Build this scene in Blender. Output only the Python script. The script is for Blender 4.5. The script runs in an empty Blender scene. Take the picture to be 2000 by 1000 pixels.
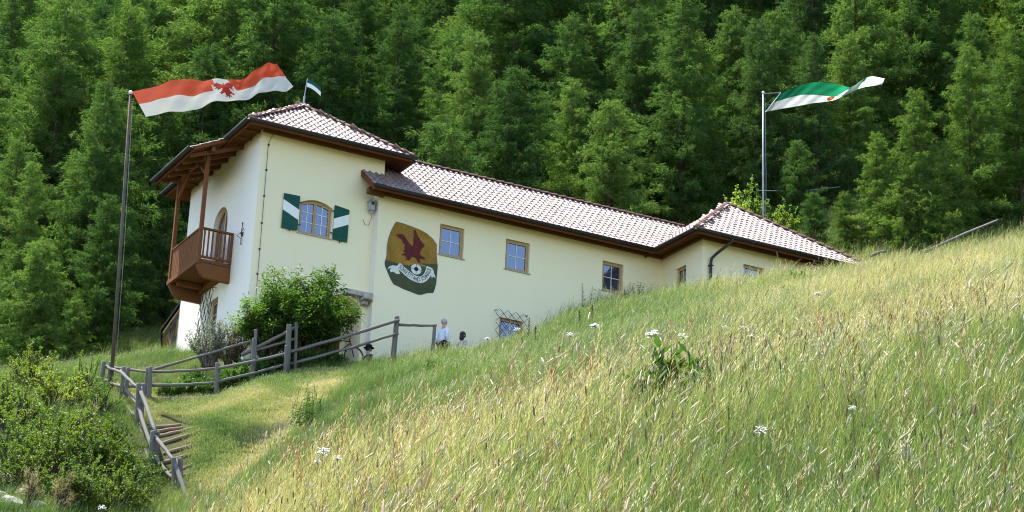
import bpy, bmesh, math, random
import numpy as np
from mathutils import Matrix, Vector

# ------------------------------------------------------------------ camera, sky, sun, exposure
random.seed(7)
RNG = np.random.default_rng(7)
scene = bpy.context.scene
COL = scene.collection

CAM = np.array([-22.492, -60.303, -18.937])
YAW, PITCH, ROLL, FPX = 0.488, 0.341, 0.044, 4080.0
F0 = np.array([math.sin(YAW), math.cos(YAW), 0.0])
R0 = np.array([math.cos(YAW), -math.sin(YAW), 0.0])
K = np.array([0, 0, 1.0])
FW = F0 * math.cos(PITCH) + K * math.sin(PITCH)
UP = -F0 * math.sin(PITCH) + K * math.cos(PITCH)
CR = R0 * math.cos(ROLL) + UP * math.sin(ROLL)
CU = -R0 * math.sin(ROLL) + UP * math.cos(ROLL)

cam_data = bpy.data.cameras.new('camera')
cam_data.sensor_width = 36.0
cam_data.lens = FPX / 2000.0 * 36.0
cam_data.clip_start = 0.3
cam_data.clip_end = 2000.0
cam = bpy.data.objects.new('camera', cam_data)
COL.objects.link(cam)
M = Matrix(((CR[0], CU[0], -FW[0], CAM[0]), (CR[1], CU[1], -FW[1], CAM[1]), (CR[2], CU[2], -FW[2], CAM[2]), (0, 0, 0, 1)))
cam.matrix_world = M
scene.camera = cam

SUN_EL = math.radians(66.0)
SUN_AZ = math.radians(30.0)          # measured from +Y towards -X
SUNV = np.array([-math.sin(SUN_AZ) * math.cos(SUN_EL), math.cos(SUN_AZ) * math.cos(SUN_EL), math.sin(SUN_EL)])
world = bpy.data.worlds.new('World')
scene.world = world
world.use_nodes = True
wn = world.node_tree
for n in list(wn.nodes):
    wn.nodes.remove(n)
sky = wn.nodes.new('ShaderNodeTexSky')
sky.sky_type = 'NISHITA'
sky.sun_disc = False
sky.sun_elevation = SUN_EL
sky.sun_rotation = math.atan2(SUNV[0], SUNV[1])
sky.altitude = 1300
sky.dust_density = 1.2
bg = wn.nodes.new('ShaderNodeBackground')
bg.inputs['Strength'].default_value = 0.15
wo = wn.nodes.new('ShaderNodeOutputWorld')
wn.links.new(sky.outputs[0], bg.inputs[0])
wn.links.new(bg.outputs[0], wo.inputs[0])

sun_data = bpy.data.lights.new('sun', 'SUN')
sun_data.energy = 4.2
sun_data.angle = math.radians(0.53)
sun_data.color = (1.0, 0.955, 0.88)
sun = bpy.data.objects.new('sun', sun_data)
COL.objects.link(sun)
sun.location = (0, 0, 40)
sun.rotation_euler = Vector(SUNV.tolist()).to_track_quat('Z', 'Y').to_euler()

scene.view_settings.view_transform = 'Standard'
scene.view_settings.look = 'None'
scene.view_settings.gamma = 1.0
scene.view_settings.exposure = 1.55
scene.render.engine = 'CYCLES'
scene.cycles.max_bounces = 8
scene.cycles.diffuse_bounces = 3
scene.cycles.glossy_bounces = 3
scene.cycles.transmission_bounces = 4
scene.cycles.transparent_max_bounces = 6
scene.cycles.caustics_reflective = False
scene.cycles.caustics_refractive = False
scene.cycles.use_denoising = True
scene.cycles.denoiser = 'OPENIMAGEDENOISE'
scene.cycles.denoising_input_passes = 'RGB_ALBEDO_NORMAL'
scene.cycles.denoising_prefilter = 'NONE'
scene.cycles.use_adaptive_sampling = False
scene.cycles.filter_width = 1.1
scene.cycles.sample_clamp_indirect = 4.0

# ------------------------------------------------------------------ helpers
def proj(P):
    q = np.asarray(P, float) - CAM
    z = q @ FW
    return 1000 + FPX * (q @ CR) / z, 500 - FPX * (q @ CU) / z, z

def at(x, y, dep):
    return CAM + (FW + CR * (x - 1000) / FPX - CU * (y - 500) / FPX) * dep

def on(x, y, axis, val):
    v = FW + CR * (x - 1000) / FPX - CU * (y - 500) / FPX
    return CAM + v * ((val - CAM[axis]) / v[axis])

def rs_of(X, Y):
    dx, dy = X - CAM[0], Y - CAM[1]
    return dx * R0[0] + dy * R0[1], dx * F0[0] + dy * F0[1]

def xy_of(r, s):
    return CAM[0] + r * R0[0] + s * F0[0], CAM[1] + r * R0[1] + s * F0[1]

def tag(o, label=None, cat=None, group=None, kind=None):
    if label: o['label'] = label
    if cat: o['category'] = cat
    if group: o['group'] = group
    if kind: o['kind'] = kind
    return o

def empty(name, loc=(0, 0, 0), rz=0.0, parent=None):
    o = bpy.data.objects.new(name, None)
    o.empty_display_size = 0.2
    COL.objects.link(o)
    o.location = loc
    o.rotation_euler = (0, 0, rz)
    if parent: o.parent = parent
    return o

def link(name, mesh, parent=None):
    o = bpy.data.objects.new(name, mesh)
    COL.objects.link(o)
    if parent: o.parent = parent
    return o

class MB:
    """collects vertices and faces for one mesh object"""
    def __init__(s):
        s.v = []; s.f = []; s.m = []
    def add(s, verts, faces, m=0):
        b = len(s.v)
        s.v += [tuple(float(c) for c in q) for q in verts]
        s.f += [tuple(b + i for i in fc) for fc in faces]
        s.m += [m] * len(faces)
    def hexa(s, p, m=0):
        s.add(p, [(0, 3, 2, 1), (4, 5, 6, 7), (0, 1, 5, 4), (1, 2, 6, 5), (2, 3, 7, 6), (3, 0, 4, 7)], m)
    def box(s, lo, hi, m=0, fr=None):
        x0, y0, z0 = lo; x1, y1, z1 = hi
        p = [(x0, y0, z0), (x1, y0, z0), (x1, y1, z0), (x0, y1, z0), (x0, y0, z1), (x1, y0, z1), (x1, y1, z1), (x0, y1, z1)]
        if fr: p = [fr(*q) for q in p]
        s.hexa(p, m)
    def bar(s, a, b, w, h=None, up=(0, 0, 1), m=0):
        a = np.array(a, float); b = np.array(b, float); h = h or w
        d = b - a; d = d / np.linalg.norm(d); up = np.array(up, float)
        x = np.cross(d, up)
        if np.linalg.norm(x) < 1e-4: x = np.cross(d, (1, 0, 0))
        x /= np.linalg.norm(x); y = np.cross(x, d)
        p = []
        for q in (a, b):
            for i, j in ((-1, -1), (1, -1), (1, 1), (-1, 1)): p.append(q + x * w / 2 * i + y * h / 2 * j)
        s.hexa(p, m)
    def tube(s, pts, rad, n=8, m=0, cap=True, jit=0.0):
        pts = [np.array(q, float) for q in pts]
        if not hasattr(rad, '__len__'): rad = [rad] * len(pts)
        rings = []
        ref = np.array((0.123, 0.456, 0.88))
        for i, q in enumerate(pts):
            d = pts[min(i + 1, len(pts) - 1)] - pts[max(i - 1, 0)]
            d = d / (np.linalg.norm(d) + 1e-9)
            x = np.cross(d, ref); x /= np.linalg.norm(x) + 1e-9; y = np.cross(d, x)
            rr = [rad[i] * (1 + jit * (random.random() - .5)) for _ in range(n)]
            rings.append([q + rr[k] * (x * math.cos(2 * math.pi * k / n) + y * math.sin(2 * math.pi * k / n)) for k in range(n)])
        fs = []
        for i in range(len(pts) - 1):
            for k in range(n):
                fs.append((i * n + k, i * n + (k + 1) % n, (i + 1) * n + (k + 1) % n, (i + 1) * n + k))
        if cap:
            fs.append(tuple(range(n - 1, -1, -1)))
            fs.append(tuple((len(pts) - 1) * n + k for k in range(n)))
        s.add([q for r in rings for q in r], fs, m)
    def prism(s, poly, off, m=0, m_side=None, m_bot=None):
        """poly: list of 3-D points (top), off: vector to the bottom"""
        n = len(poly); off = np.array(off, float)
        top = [np.array(q, float) for q in poly]; bot = [q + off for q in top]
        b = len(s.v)
        s.add(top + bot, [], m)
        s.f.append(tuple(b + i for i in range(n))); s.m.append(m)
        s.f.append(tuple(b + n + i for i in range(n - 1, -1, -1))); s.m.append(m if m_bot is None else m_bot)
        for i in range(n):
            j = (i + 1) % n
            s.f.append((b + i, b + n + i, b + n + j, b + j)); s.m.append(m if m_side is None else m_side)
    def mesh(s, name, mats, smooth=False):
        me = bpy.data.meshes.new(name)
        me.from_pydata(s.v, [], s.f)
        if not isinstance(mats, (list, tuple)): mats = [mats]
        for q in mats: me.materials.append(q)
        if len(mats) > 1: me.polygons.foreach_set('material_index', s.m)
        if smooth: me.polygons.foreach_set('use_smooth', [True] * len(s.f))
        me.update()
        bm = bmesh.new(); bm.from_mesh(me)
        bmesh.ops.recalc_face_normals(bm, faces=bm.faces)
        bm.to_mesh(me); bm.free()
        return me
    def build(s, name, mats, parent=None, smooth=False, bevel=0.0):
        o = link(name, s.mesh(name, mats, smooth), parent)
        if bevel:
            b = o.modifiers.new('bevel', 'BEVEL'); b.width = bevel; b.segments = 2; b.limit_method = 'ANGLE'
        return o

def np_mesh(name, V, Q, mats, mi=None, smooth=False):
    """V (n,3), Q (k,4) or (k,3) index array"""
    V = np.asarray(V, np.float32); Q = np.asarray(Q, np.int32)
    me = bpy.data.meshes.new(name)
    me.vertices.add(len(V)); me.vertices.foreach_set('co', V.ravel())
    k = Q.shape[1]
    me.loops.add(Q.size); me.loops.foreach_set('vertex_index', Q.ravel())
    me.polygons.add(len(Q))
    me.polygons.foreach_set('loop_start', np.arange(0, Q.size, k, dtype=np.int32))
    if not isinstance(mats, (list, tuple)): mats = [mats]
    for q in mats: me.materials.append(q)
    if mi is not None: me.polygons.foreach_set('material_index', np.asarray(mi, np.int32))
    me.polygons.foreach_set('use_smooth', np.full(len(Q), smooth))
    me.update(calc_edges=True)
    return me

# ------------------------------------------------------------------ materials
MAT = {}
class NT:
    def __init__(s, name):
        s.mat = bpy.data.materials.new(name); s.mat.use_nodes = True
        s.t = s.mat.node_tree
        for n in list(s.t.nodes): s.t.nodes.remove(n)
        s.out = s.n('ShaderNodeOutputMaterial')
        MAT[name] = s.mat
    def n(s, ty, **kw):
        nd = s.t.nodes.new(ty)
        for k, v in kw.items(): setattr(nd, k, v)
        return nd
    def l(s, a, b): s.t.links.new(a, b)
    def noise(s, scale, detail=4, rough=.6, vec=None, dim='3D'):
        nd = s.n('ShaderNodeTexNoise'); nd.noise_dimensions = dim
        nd.inputs['Scale'].default_value = scale; nd.inputs['Detail'].default_value = detail; nd.inputs['Roughness'].default_value = rough
        if vec is not None: s.l(vec, nd.inputs['Vector'])
        return nd.outputs[0]
    def ramp(s, fac, stops):
        nd = s.n('ShaderNodeValToRGB'); el = nd.color_ramp.elements
        while len(el) < len(stops): el.new(.5)
        for e, (p, c) in zip(el, stops): e.position = p; e.color = (*c, 1)
        s.l(fac, nd.inputs[0]); return nd.outputs[0]
    def mix(s, fac, a, b, mode='MIX'):
        nd = s.n('ShaderNodeMix', data_type='RGBA', blend_type=mode)
        for sock, val in ((nd.inputs[0], fac), (nd.inputs[6], a), (nd.inputs[7], b)):
            if hasattr(val, 'links'): s.l(val, sock)
            elif isinstance(val, (int, float)): sock.default_value = val
            else: sock.default_value = (*val, 1)
        return nd.outputs[2]
    def math(s, op, a, b=0.0):
        nd = s.n('ShaderNodeMath', operation=op)
        for sock, val in ((nd.inputs[0], a), (nd.inputs[1], b)):
            if hasattr(val, 'links'): s.l(val, sock)
            else: sock.default_value = val
        return nd.outputs[0]
    def coord(s, which='Object'): return s.n('ShaderNodeTexCoord').outputs[which]
    def pos(s): return s.n('ShaderNodeNewGeometry').outputs['Position']
    def mapv(s, vec, scale=(1, 1, 1)):
        nd = s.n('ShaderNodeMapping'); nd.inputs['Scale'].default_value = scale; s.l(vec, nd.inputs['Vector']); return nd.outputs[0]
    def bsdf(s, color, rough=.8, spec=.3, bump=None, bstr=.3, bdist=.02, metal=0.0):
        b = s.n('ShaderNodeBsdfPrincipled')
        if hasattr(color, 'links'): s.l(color, b.inputs['Base Color'])
        else: b.inputs['Base Color'].default_value = (*color, 1)
        if hasattr(rough, 'links'): s.l(rough, b.inputs['Roughness'])
        else: b.inputs['Roughness'].default_value = rough
        b.inputs['Specular IOR Level'].default_value = spec
        b.inputs['Metallic'].default_value = metal
        if bump is not None:
            bp = s.n('ShaderNodeBump'); bp.inputs['Strength'].default_value = bstr; bp.inputs['Distance'].default_value = bdist
            s.l(bump, bp.inputs['Height']); s.l(bp.outputs[0], b.inputs['Normal'])
        return b.outputs[0]
    def done(s, sh): s.l(sh, s.out.inputs['Surface']); return s.mat

def leaf_mat(name, stops, trans=.45, tcol=(1.25, 1.35, .55), rough=.55, inst=False, noise_scale=0.0, spec=.25):
    """foliage: a colour picked per object / instance and varied along the plant; light passes through the leaf"""
    t = NT(name)
    info = t.n('ShaderNodeObjectInfo').outputs['Random']
    nz = t.noise(noise_scale or 1.3, 3, .6, t.pos())
    f = t.math('ADD', t.math('MULTIPLY', info, .6), t.math('MULTIPLY', nz, .45))
    col = t.ramp(f, stops)
    d = t.bsdf(col, rough, spec)
    tr = t.n('ShaderNodeBsdfTranslucent')
    t.l(t.mix(1.0, col, tcol, 'MULTIPLY'), tr.inputs[0])
    mx = t.n('ShaderNodeMixShader'); mx.inputs[0].default_value = trans
    t.l(d, mx.inputs[1]); t.l(tr.outputs[0], mx.inputs[2])
    return t.done(mx.outputs[0])

def flat_mat(name, col, rough=.7, spec=.3, vary=.12, scale=6.0, bstr=.15, bdist=.01, bscale=40):
    t = NT(name); c = t.coord()
    nz = t.noise(scale, 5, .65, c)
    lo = tuple(x * (1 - vary) for x in col); hi = tuple(min(1, x * (1 + vary)) for x in col)
    return t.done(t.bsdf(t.ramp(nz, [(.3, lo), (.7, hi)]), rough, spec, t.noise(bscale, 3, .6, c), bstr, bdist))

# plaster: cream, faintly stained, hand-floated
def plaster(name, base):
    t = NT(name); p = t.pos()
    big = t.noise(.55, 5, .65, p); fine = t.noise(7, 4, .6, p)
    streak = t.noise(1.0, 4, .7, t.mapv(p, (2.2, 2.2, .18)))
    c = t.mix(t.math('MULTIPLY', big, .35), base, tuple(x * .86 for x in base))
    c = t.mix(t.ramp(streak, [(.55, (0, 0, 0)), (.9, (.18, .18, .18))]), c, (base[0] * .75, base[1] * .72, base[2] * .66))
    c = t.mix(t.math('MULTIPLY', fine, .12), c, (base[0] * .8, base[1] * .8, base[2] * .75))
    h = t.math('ADD', t.math('MULTIPLY', t.noise(3.2, 4, .6, p), .8), t.math('MULTIPLY', t.noise(45, 3, .6, p), .35))
    return t.done(t.bsdf(c, .92, .15, h, .35, .02))
plaster('plaster_cream', (.90, .805, .545))
plaster('plaster_white', (.83, .79, .69))
flat_mat('stone', (.42, .39, .33), .9, .2, .3, 5, .5, .03, 14)
def wood(name, a, b, rough=.55, sc=(1, 1, 1), spec=.3):
    t = NT(name); p = t.mapv(t.coord('Object'), sc)
    g = t.noise(6, 6, .7, p); g2 = t.noise(1.2, 3, .5, t.pos())
    c = t.mix(g, a, b); c = t.mix(t.math('MULTIPLY', g2, .5), c, tuple(x * .7 for x in a))
    return t.done(t.bsdf(c, rough, spec, g, .25, .008))
wood('wood_brown', (.125, .052, .018), (.26, .108, .038), .8, (4, 4, .6), .12)
wood('wood_soffit', (.12, .042, .016), (.22, .085, .032), .8, (5, 5, 5), .12)
wood('wood_frame', (.42, .26, .11), (.56, .37, .17), .45, (6, 6, .8))
wood('wood_grey', (.085, .078, .070), (.32, .30, .275), .9, (7, 7, 7), .1)
wood('wood_log', (.20, .14, .09), (.36, .28, .20), .9, (3, 9, 9), .1)
# roof tiles: weathered clay / concrete, a slight sheen
def tile_mat():
    t = NT('roof_tile'); info = t.n('ShaderNodeObjectInfo').outputs['Random']
    nz = t.noise(2.1, 5, .7, t.pos()); vor = t.n('ShaderNodeTexVoronoi'); vor.inputs['Scale'].default_value = 3.1; t.l(t.pos(), vor.inputs['Vector'])
    c = t.ramp(t.math('ADD', t.math('MULTIPLY', nz, .7), t.math('MULTIPLY', vor.outputs['Color'], .3)), [(.25, (.21, .150, .130)), (.5, (.29, .225, .200)), (.75, (.35, .29, .262))])
    c = t.mix(t.math('MULTIPLY', info, .25), c, (.24, .165, .14))
    return t.done(t.bsdf(c, .62, .25, t.noise(30, 3, .6, t.pos()), .25, .006))
tile_mat()
flat_mat('ridge_tile', (.20, .09, .06), .5, .45, .35, 3, .2, .006, 30)
flat_mat('gutter_metal', (.035, .034, .034), .6, .3, .15, 4, .05, .002, 20)
flat_mat('iron', (.02, .02, .022), .5, .5, .2, 8, .2, .002, 60)
flat_mat('shutter_green', (.010, .080, .055), .65, .2, .15, 4, .1, .003, 30)
flat_mat('paint_white', (.80, .81, .78), .55, .3, .05, 5, .08, .003, 40)
flat_mat('muntin_white', (.72, .73, .72), .5, .3, .05)
flat_mat('steel_pole', (.33, .35, .37), .38, .5, .15, 5, .05, .002, 30)
flat_mat('rust_pole', (.11, .088, .072), .7, .3, .3, 3, .2, .003, 25)
def glass_mat():
    t = NT('window_glass')
    lw = t.n('ShaderNodeLayerWeight'); lw.inputs['Blend'].default_value = .45
    d = t.bsdf((.018, .024, .045), .3, .4)
    g = t.n('ShaderNodeBsdfGlossy'); g.inputs['Roughness'].default_value = .02; g.inputs['Color'].default_value = (.82, .88, 1, 1)
    bp = t.n('ShaderNodeBump'); bp.inputs['Strength'].default_value = .03; bp.inputs['Distance'].default_value = .02
    t.l(t.noise(2.2, 2, .5, t.pos()), bp.inputs['Height']); t.l(bp.outputs[0], g.inputs['Normal'])
    mx = t.n('ShaderNodeMixShader'); t.l(t.math('ADD', t.math('MULTIPLY', lw.outputs['Fresnel'], .8), .16), mx.inputs[0])
    t.l(d, mx.inputs[1]); t.l(g.outputs[0], mx.inputs[2]); return t.done(mx.outputs[0])
glass_mat()
for nm, c in (('mural_ochre', (.30, .17, .035)), ('mural_green', (.075, .085, .045)), ('mural_eagle', (.12, .028, .025)), ('mural_white', (.66, .68, .62)),
              ('mural_black', (.03, .03, .028)), ('mural_edge', (.13, .10, .05)), ('mural_twig', (.34, .20, .05))):
    flat_mat(nm, c, .9, .1, .22, 3.5, .2, .004, 25)
def cloth(name, col, tr=.82):
    t = NT(name); c = t.mix(t.math('MULTIPLY', t.noise(3, 3, .5, t.pos()), .2), col, tuple(x * .8 for x in col))
    d = t.bsdf(c, .8, .15); q = t.n('ShaderNodeBsdfTranslucent'); t.l(c, q.inputs[0])
    mx = t.n('ShaderNodeMixShader'); mx.inputs[0].default_value = tr; t.l(d, mx.inputs[1]); t.l(q.outputs[0], mx.inputs[2]); return t.done(mx.outputs[0])
cloth('flag_red', (.90, .13, .06)); cloth('flag_white', (.95, .95, .94)); cloth('flag_green', (.015, .26, .11)); cloth('flag_crest', (.55, .05, .025)); cloth('flag_gold', (.75, .30, .06)); cloth('flag_pale', (.62, .80, .68))
flat_mat('skin', (.52, .30, .21), .6, .35, .06); flat_mat('hair_grey', (.42, .41, .40), .7, .3, .25, 30); flat_mat('hair_dark', (.025, .018, .014), .5, .4, .3, 30)
flat_mat('shirt_white', (.70, .74, .82), .85, .1, .06, 6, .4, .02, 9); flat_mat('trousers_dark', (.025, .027, .035), .85, .15, .2); flat_mat('blouse_grey', (.42, .42, .44), .85, .1, .4, 25)
flat_mat('cloth_black', (.014, .013, .014), .85, .15, .2); flat_mat('tyre', (.02, .02, .02), .8, .2); flat_mat('shoe', (.03, .022, .018), .6, .3)
leaf_mat('larch_needles', [(.25, (.056, .112, .032)), (.5, (.092, .165, .044)), (.75, (.14, .22, .056))], .48, (1.05, 1.2, .6), .85, spec=.05)
leaf_mat('larch_sunlit_needles', [(.25, (.085, .15, .036)), (.5, (.125, .205, .048)), (.75, (.17, .26, .060))], .5, (1.1, 1.2, .55), .85, spec=.05)  # brighter copy of the larch needles, sunlit look put into the colour
leaf_mat('spruce_needles', [(.25, (.040, .084, .030)), (.5, (.064, .120, .038)), (.75, (.095, .16, .046))], .42, (1.05, 1.2, .6), .85, spec=.05)
leaf_mat('leaf_bush', [(.25, (.075, .125, .020)), (.5, (.13, .19, .030)), (.75, (.22, .27, .048))], .42, noise_scale=1.6, spec=.4)
leaf_mat('leaf_elder', [(.25, (.06, .12, .026)), (.5, (.105, .19, .036)), (.75, (.16, .25, .045))], .45, noise_scale=2.5, spec=.5)
leaf_mat('leaf_silver', [(.25, (.16, .19, .13)), (.5, (.25, .28, .20)), (.75, (.34, .37, .28))], .3, (1.1, 1.15, .8), noise_scale=3)
leaf_mat('leaf_light', [(.25, (.13, .22, .035)), (.5, (.20, .30, .05)), (.75, (.27, .37, .06))], .5, noise_scale=2)
leaf_mat('leaf_weed', [(.25, (.04, .10, .02)), (.5, (.065, .14, .03)), (.75, (.10, .19, .04))], .4, noise_scale=3)
leaf_mat('leaf_dry', [(.25, (.22, .19, .07)), (.5, (.30, .26, .11)), (.75, (.38, .33, .17))], .35, (1.1, 1.05, .8), noise_scale=3)
flat_mat('bark', (.085, .062, .048), .95, .1, .35, 5, .8, .03, 14)
flat_mat('bark_grey', (.16, .14, .12), .95, .1, .35, 5, .6, .02, 14)
cloth('petal_white', (.86, .87, .82), .35); flat_mat('stem_green', (.11, .17, .045), .7, .2, .2); flat_mat('spike_dark', (.05, .06, .03), .8, .2, .4, 20)
# ------------------------------------------------------------------ terrain
def plane_z(r, s): return CAM[2] - 1.45 + .333 * s + .23 * r
CTRL = [(0, 0, 0), (-6, -2, -.2), (6, -2, .2), (0, 10, -.12), (2.5, 9, -.3), (0, 19.3, -.15), (0, 33, -.4), (5, 20, -.1), (9, 35, 0), (5, 35, 0), (0, 46, -.55), (-2, 46, -.75), (-2.6, 52, -.7), (-.5, 52, -.6), (-1.8, 38, -.7), (-1.2, 28, -.55), (4, 50, .05), (12, 52, 0), (20, 50, 0),
        (4.7, 62.5, .15), (6.3, 63.3, .14), (8.4, 64.2, -.14), (10.3, 66, -.32), (12.5, 68.7, -.5), (16.2, 73.1, -.05), (20, 78, .65), (26, 80, .8), (2.9, 60.7, .2), (1.3, 59, .0), (.1, 58.2, -.45),
        (-1.4, 57.4, -.5), (-2.2, 57.4, -.5), (-3.3, 57.5, -.35), (-4.4, 57.6, -.25), (-5.5, 58.6, -.12), (-6.2, 58.8, 0),
        (-1.8, 12.8, -.3), (-1.7, 15.6, -.15), (-1.9, 20, -.25), (-2.7, 30, -.5), (-3.6, 40, -.6), (-4.5, 50, -.55),
        (-3.3, 15, -1.1), (-4.5, 20, -1.8), (-5.2, 27, -2.3), (-6.0, 35, -2.4), (-6.6, 42, -2.9), (-8, 20, -2.8), (-10, 30, -3.2), (-10.5, 42, -3.1), (-6.8, 47, -2.9),
        (-5.95, 50, -2.3), (-5.3, 44, -2.1), (-4.5, 37, -1.8), (-3.5, 28, -1.2), (-2.6, 21, -.8), (-20, 30, -4), (-24, 50, -2.5), (-24, 65, 0), (-28, 80, 2.5), (30, 60, 0), (30, 20, 0), (-20, 5, -3)]
def add_px(x, y, dep, h=0.0):
    P = at(x, y, dep); r, s = rs_of(P[0], P[1]); CTRL.append((r, s, P[2] - h - plane_z(r, s)))
def add_w(X, Y, z):
    r, s = rs_of(X, Y); CTRL.append((r, s, z - plane_z(r, s)))
for a in ((291, 792, 61), (421, 782, 61), (491, 752, 62), (200, 746, 63, .2), (236, 780, 60.5, .1), (267, 834, 58.5), (292, 924, 55.5), (345, 975, 53), (495, 885, 55), (430, 830, 57), (560, 800, 57.5),
          (100, 700, 78, .2), (0, 700, 80), (100, 860, 54, .8), (0, 960, 49, .5), (560, 735, 61)): add_px(*a)
for a in ((0, 0, -.2), (2.5, -1, -.1), (4.2, -.6, .05), (6.5, -1.5, .12), (6.5, -4, -.05), (3, -4, -.75), (9.2, -.6, 1.0), (11.3, -.5, 2.9), (13.4, -.5, 4.0), (15.2, -.6, 4.35), (15.6, -3.3, 3.95), (18.5, -3.5, 4.5), (21.5, -3.4, 5.4),
          (0, 6.8, 1.2), (-2.5, 3, .1), (4, 9, 3.2), (10, 8, 5), (18, 6, 7.5), (23, 2, 8.2), (-2.5, 12, 2.3)): add_w(*a)
CT = np.array(CTRL, float)
_sc = 10.0
def _tps(d2): return np.where(d2 > 1e-12, .5 * d2 * np.log(d2 + 1e-12), 0)
_P = CT[:, :2] / _sc
_A = _tps(((_P[:, None] - _P[None]) ** 2).sum(-1)) + np.eye(len(_P)) * .002
_n = len(_P)
_S = np.zeros((_n + 3, _n + 3)); _S[:_n, :_n] = _A; _S[:_n, _n] = 1; _S[:_n, _n + 1:] = _P; _S[_n, :_n] = 1; _S[_n + 1:, :_n] = _P.T
_W = np.linalg.solve(_S, np.concatenate([CT[:, 2], [0, 0, 0]]))
def ground(X, Y):
    X = np.atleast_1d(np.asarray(X, float)); Y = np.atleast_1d(np.asarray(Y, float)); sh = X.shape
    r, s = rs_of(X.ravel(), Y.ravel())
    q = np.stack([r, s], -1) / _sc
    dl = np.empty(len(q))
    for i in range(0, len(q), 20000):
        qq = q[i:i + 20000]
        dl[i:i + 20000] = _tps(((qq[:, None] - _P[None]) ** 2).sum(-1)) @ _W[:_n] + _W[_n] + qq @ _W[_n + 1:]
    # the fitted relief fades out away from the garden; the wooded mountainside takes over
    fade = np.clip((np.maximum(np.abs(r) - 30, 0) + np.maximum(s - 86, 0) + np.maximum(-4 - s, 0)) / 25, 0, 1)
    fade = 1 - fade * fade * (3 - 2 * fade)
    dl = np.clip(dl, -6, 6) * fade + 1.5 * (1 - fade) * (s > 40)
    z = plane_z(r, s) + dl
    sp = (s - 82) / 4
    z = z + .42 * 4 * np.where(sp > 20, sp, np.log1p(np.exp(np.clip(sp, -30, 20))))
    z = z + .05 * np.sin(X.ravel() * 1.7 + 1) * np.sin(Y.ravel() * 1.3) + .03 * np.sin(X.ravel() * 4.1) * np.sin(Y.ravel() * 3.7 + 2)
    return z.reshape(sh)
def gz(x, y): return float(ground([x], [y])[0])

def on_canopy(x, y, h, lo=7.0, hi=75.0):
    """first point along the view of (x, y) that is h above the ground"""
    dd = np.arange(lo, hi, .1); v = FW + CR * (x - 1000) / FPX - CU * (y - 500) / FPX
    Q = CAM + dd[:, None] * v; ok = np.where(Q[:, 2] - ground(Q[:, 0], Q[:, 1]) < h)[0]
    return Q[ok[0]] if len(ok) else Q[-1]

def soil_mat():
    t = NT('meadow_soil'); p = t.pos()
    a = t.noise(.35, 5, .65, p); b = t.noise(6, 6, .75, p); c = t.noise(40, 4, .7, p)
    g = t.ramp(b, [(.3, (.035, .052, .014)), (.5, (.065, .088, .022)), (.72, (.125, .125, .042))])
    g = t.mix(t.ramp(a, [(.42, (0, 0, 0)), (.66, (1, 1, 1))]), g, t.ramp(c, [(.3, (.085, .072, .030)), (.7, (.17, .145, .065))]))
    return t.done(t.bsdf(g, .95, .1, t.math('ADD', b, c), .9, .06))
soil_mat()
def grid_mesh(name, rr, ss, mat):
    RR, SS = np.meshgrid(rr, ss); X, Y = xy_of(RR, SS); Zg = ground(X, Y)
    V = np.stack([X.ravel(), Y.ravel(), Zg.ravel()], -1); nr, ns = len(rr), len(ss)
    idx = np.arange(nr * ns).reshape(ns, nr)
    Q = np.stack([idx[:-1, :-1], idx[:-1, 1:], idx[1:, 1:], idx[1:, :-1]], -1).reshape(-1, 4)
    return np_mesh(name, V, Q, mat, smooth=True)
rr = np.concatenate([np.linspace(-300, -34, 22)[:-1], np.linspace(-34, 34, 171), np.linspace(34, 300, 22)[1:]])
ss = np.concatenate([np.linspace(-200, -6, 20)[:-1], np.linspace(-6, 100, 266), np.linspace(100, 320, 50)[1:]])
hill = tag(link('terrain', grid_mesh('terrain', rr, ss, MAT['meadow_soil'])), kind='structure')

# ------------------------------------------------------------------ the house
TW, ZT, LD = 4.485, 7.764, 6.69
WP, U1, ZWL, U2, AQ = .38, 4.194, 6.35, 15.41, 2.64
OH = .72
VF = -WP                     # front wall of the long wing
AV = -WP - AQ                # front wall of the right-hand end block
AU3 = 21.7
house = empty('house', (0, 0, 0))
tag(house, 'cream rendered house with tower, long tiled wing, balcony and painted eagle emblem', 'house')

def frame(O, A, N):
    O = np.array(O, float); A = np.array(A, float); N = np.array(N, float)
    return lambda a, n, z: tuple(O + A * a + N * n + K * z)

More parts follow.
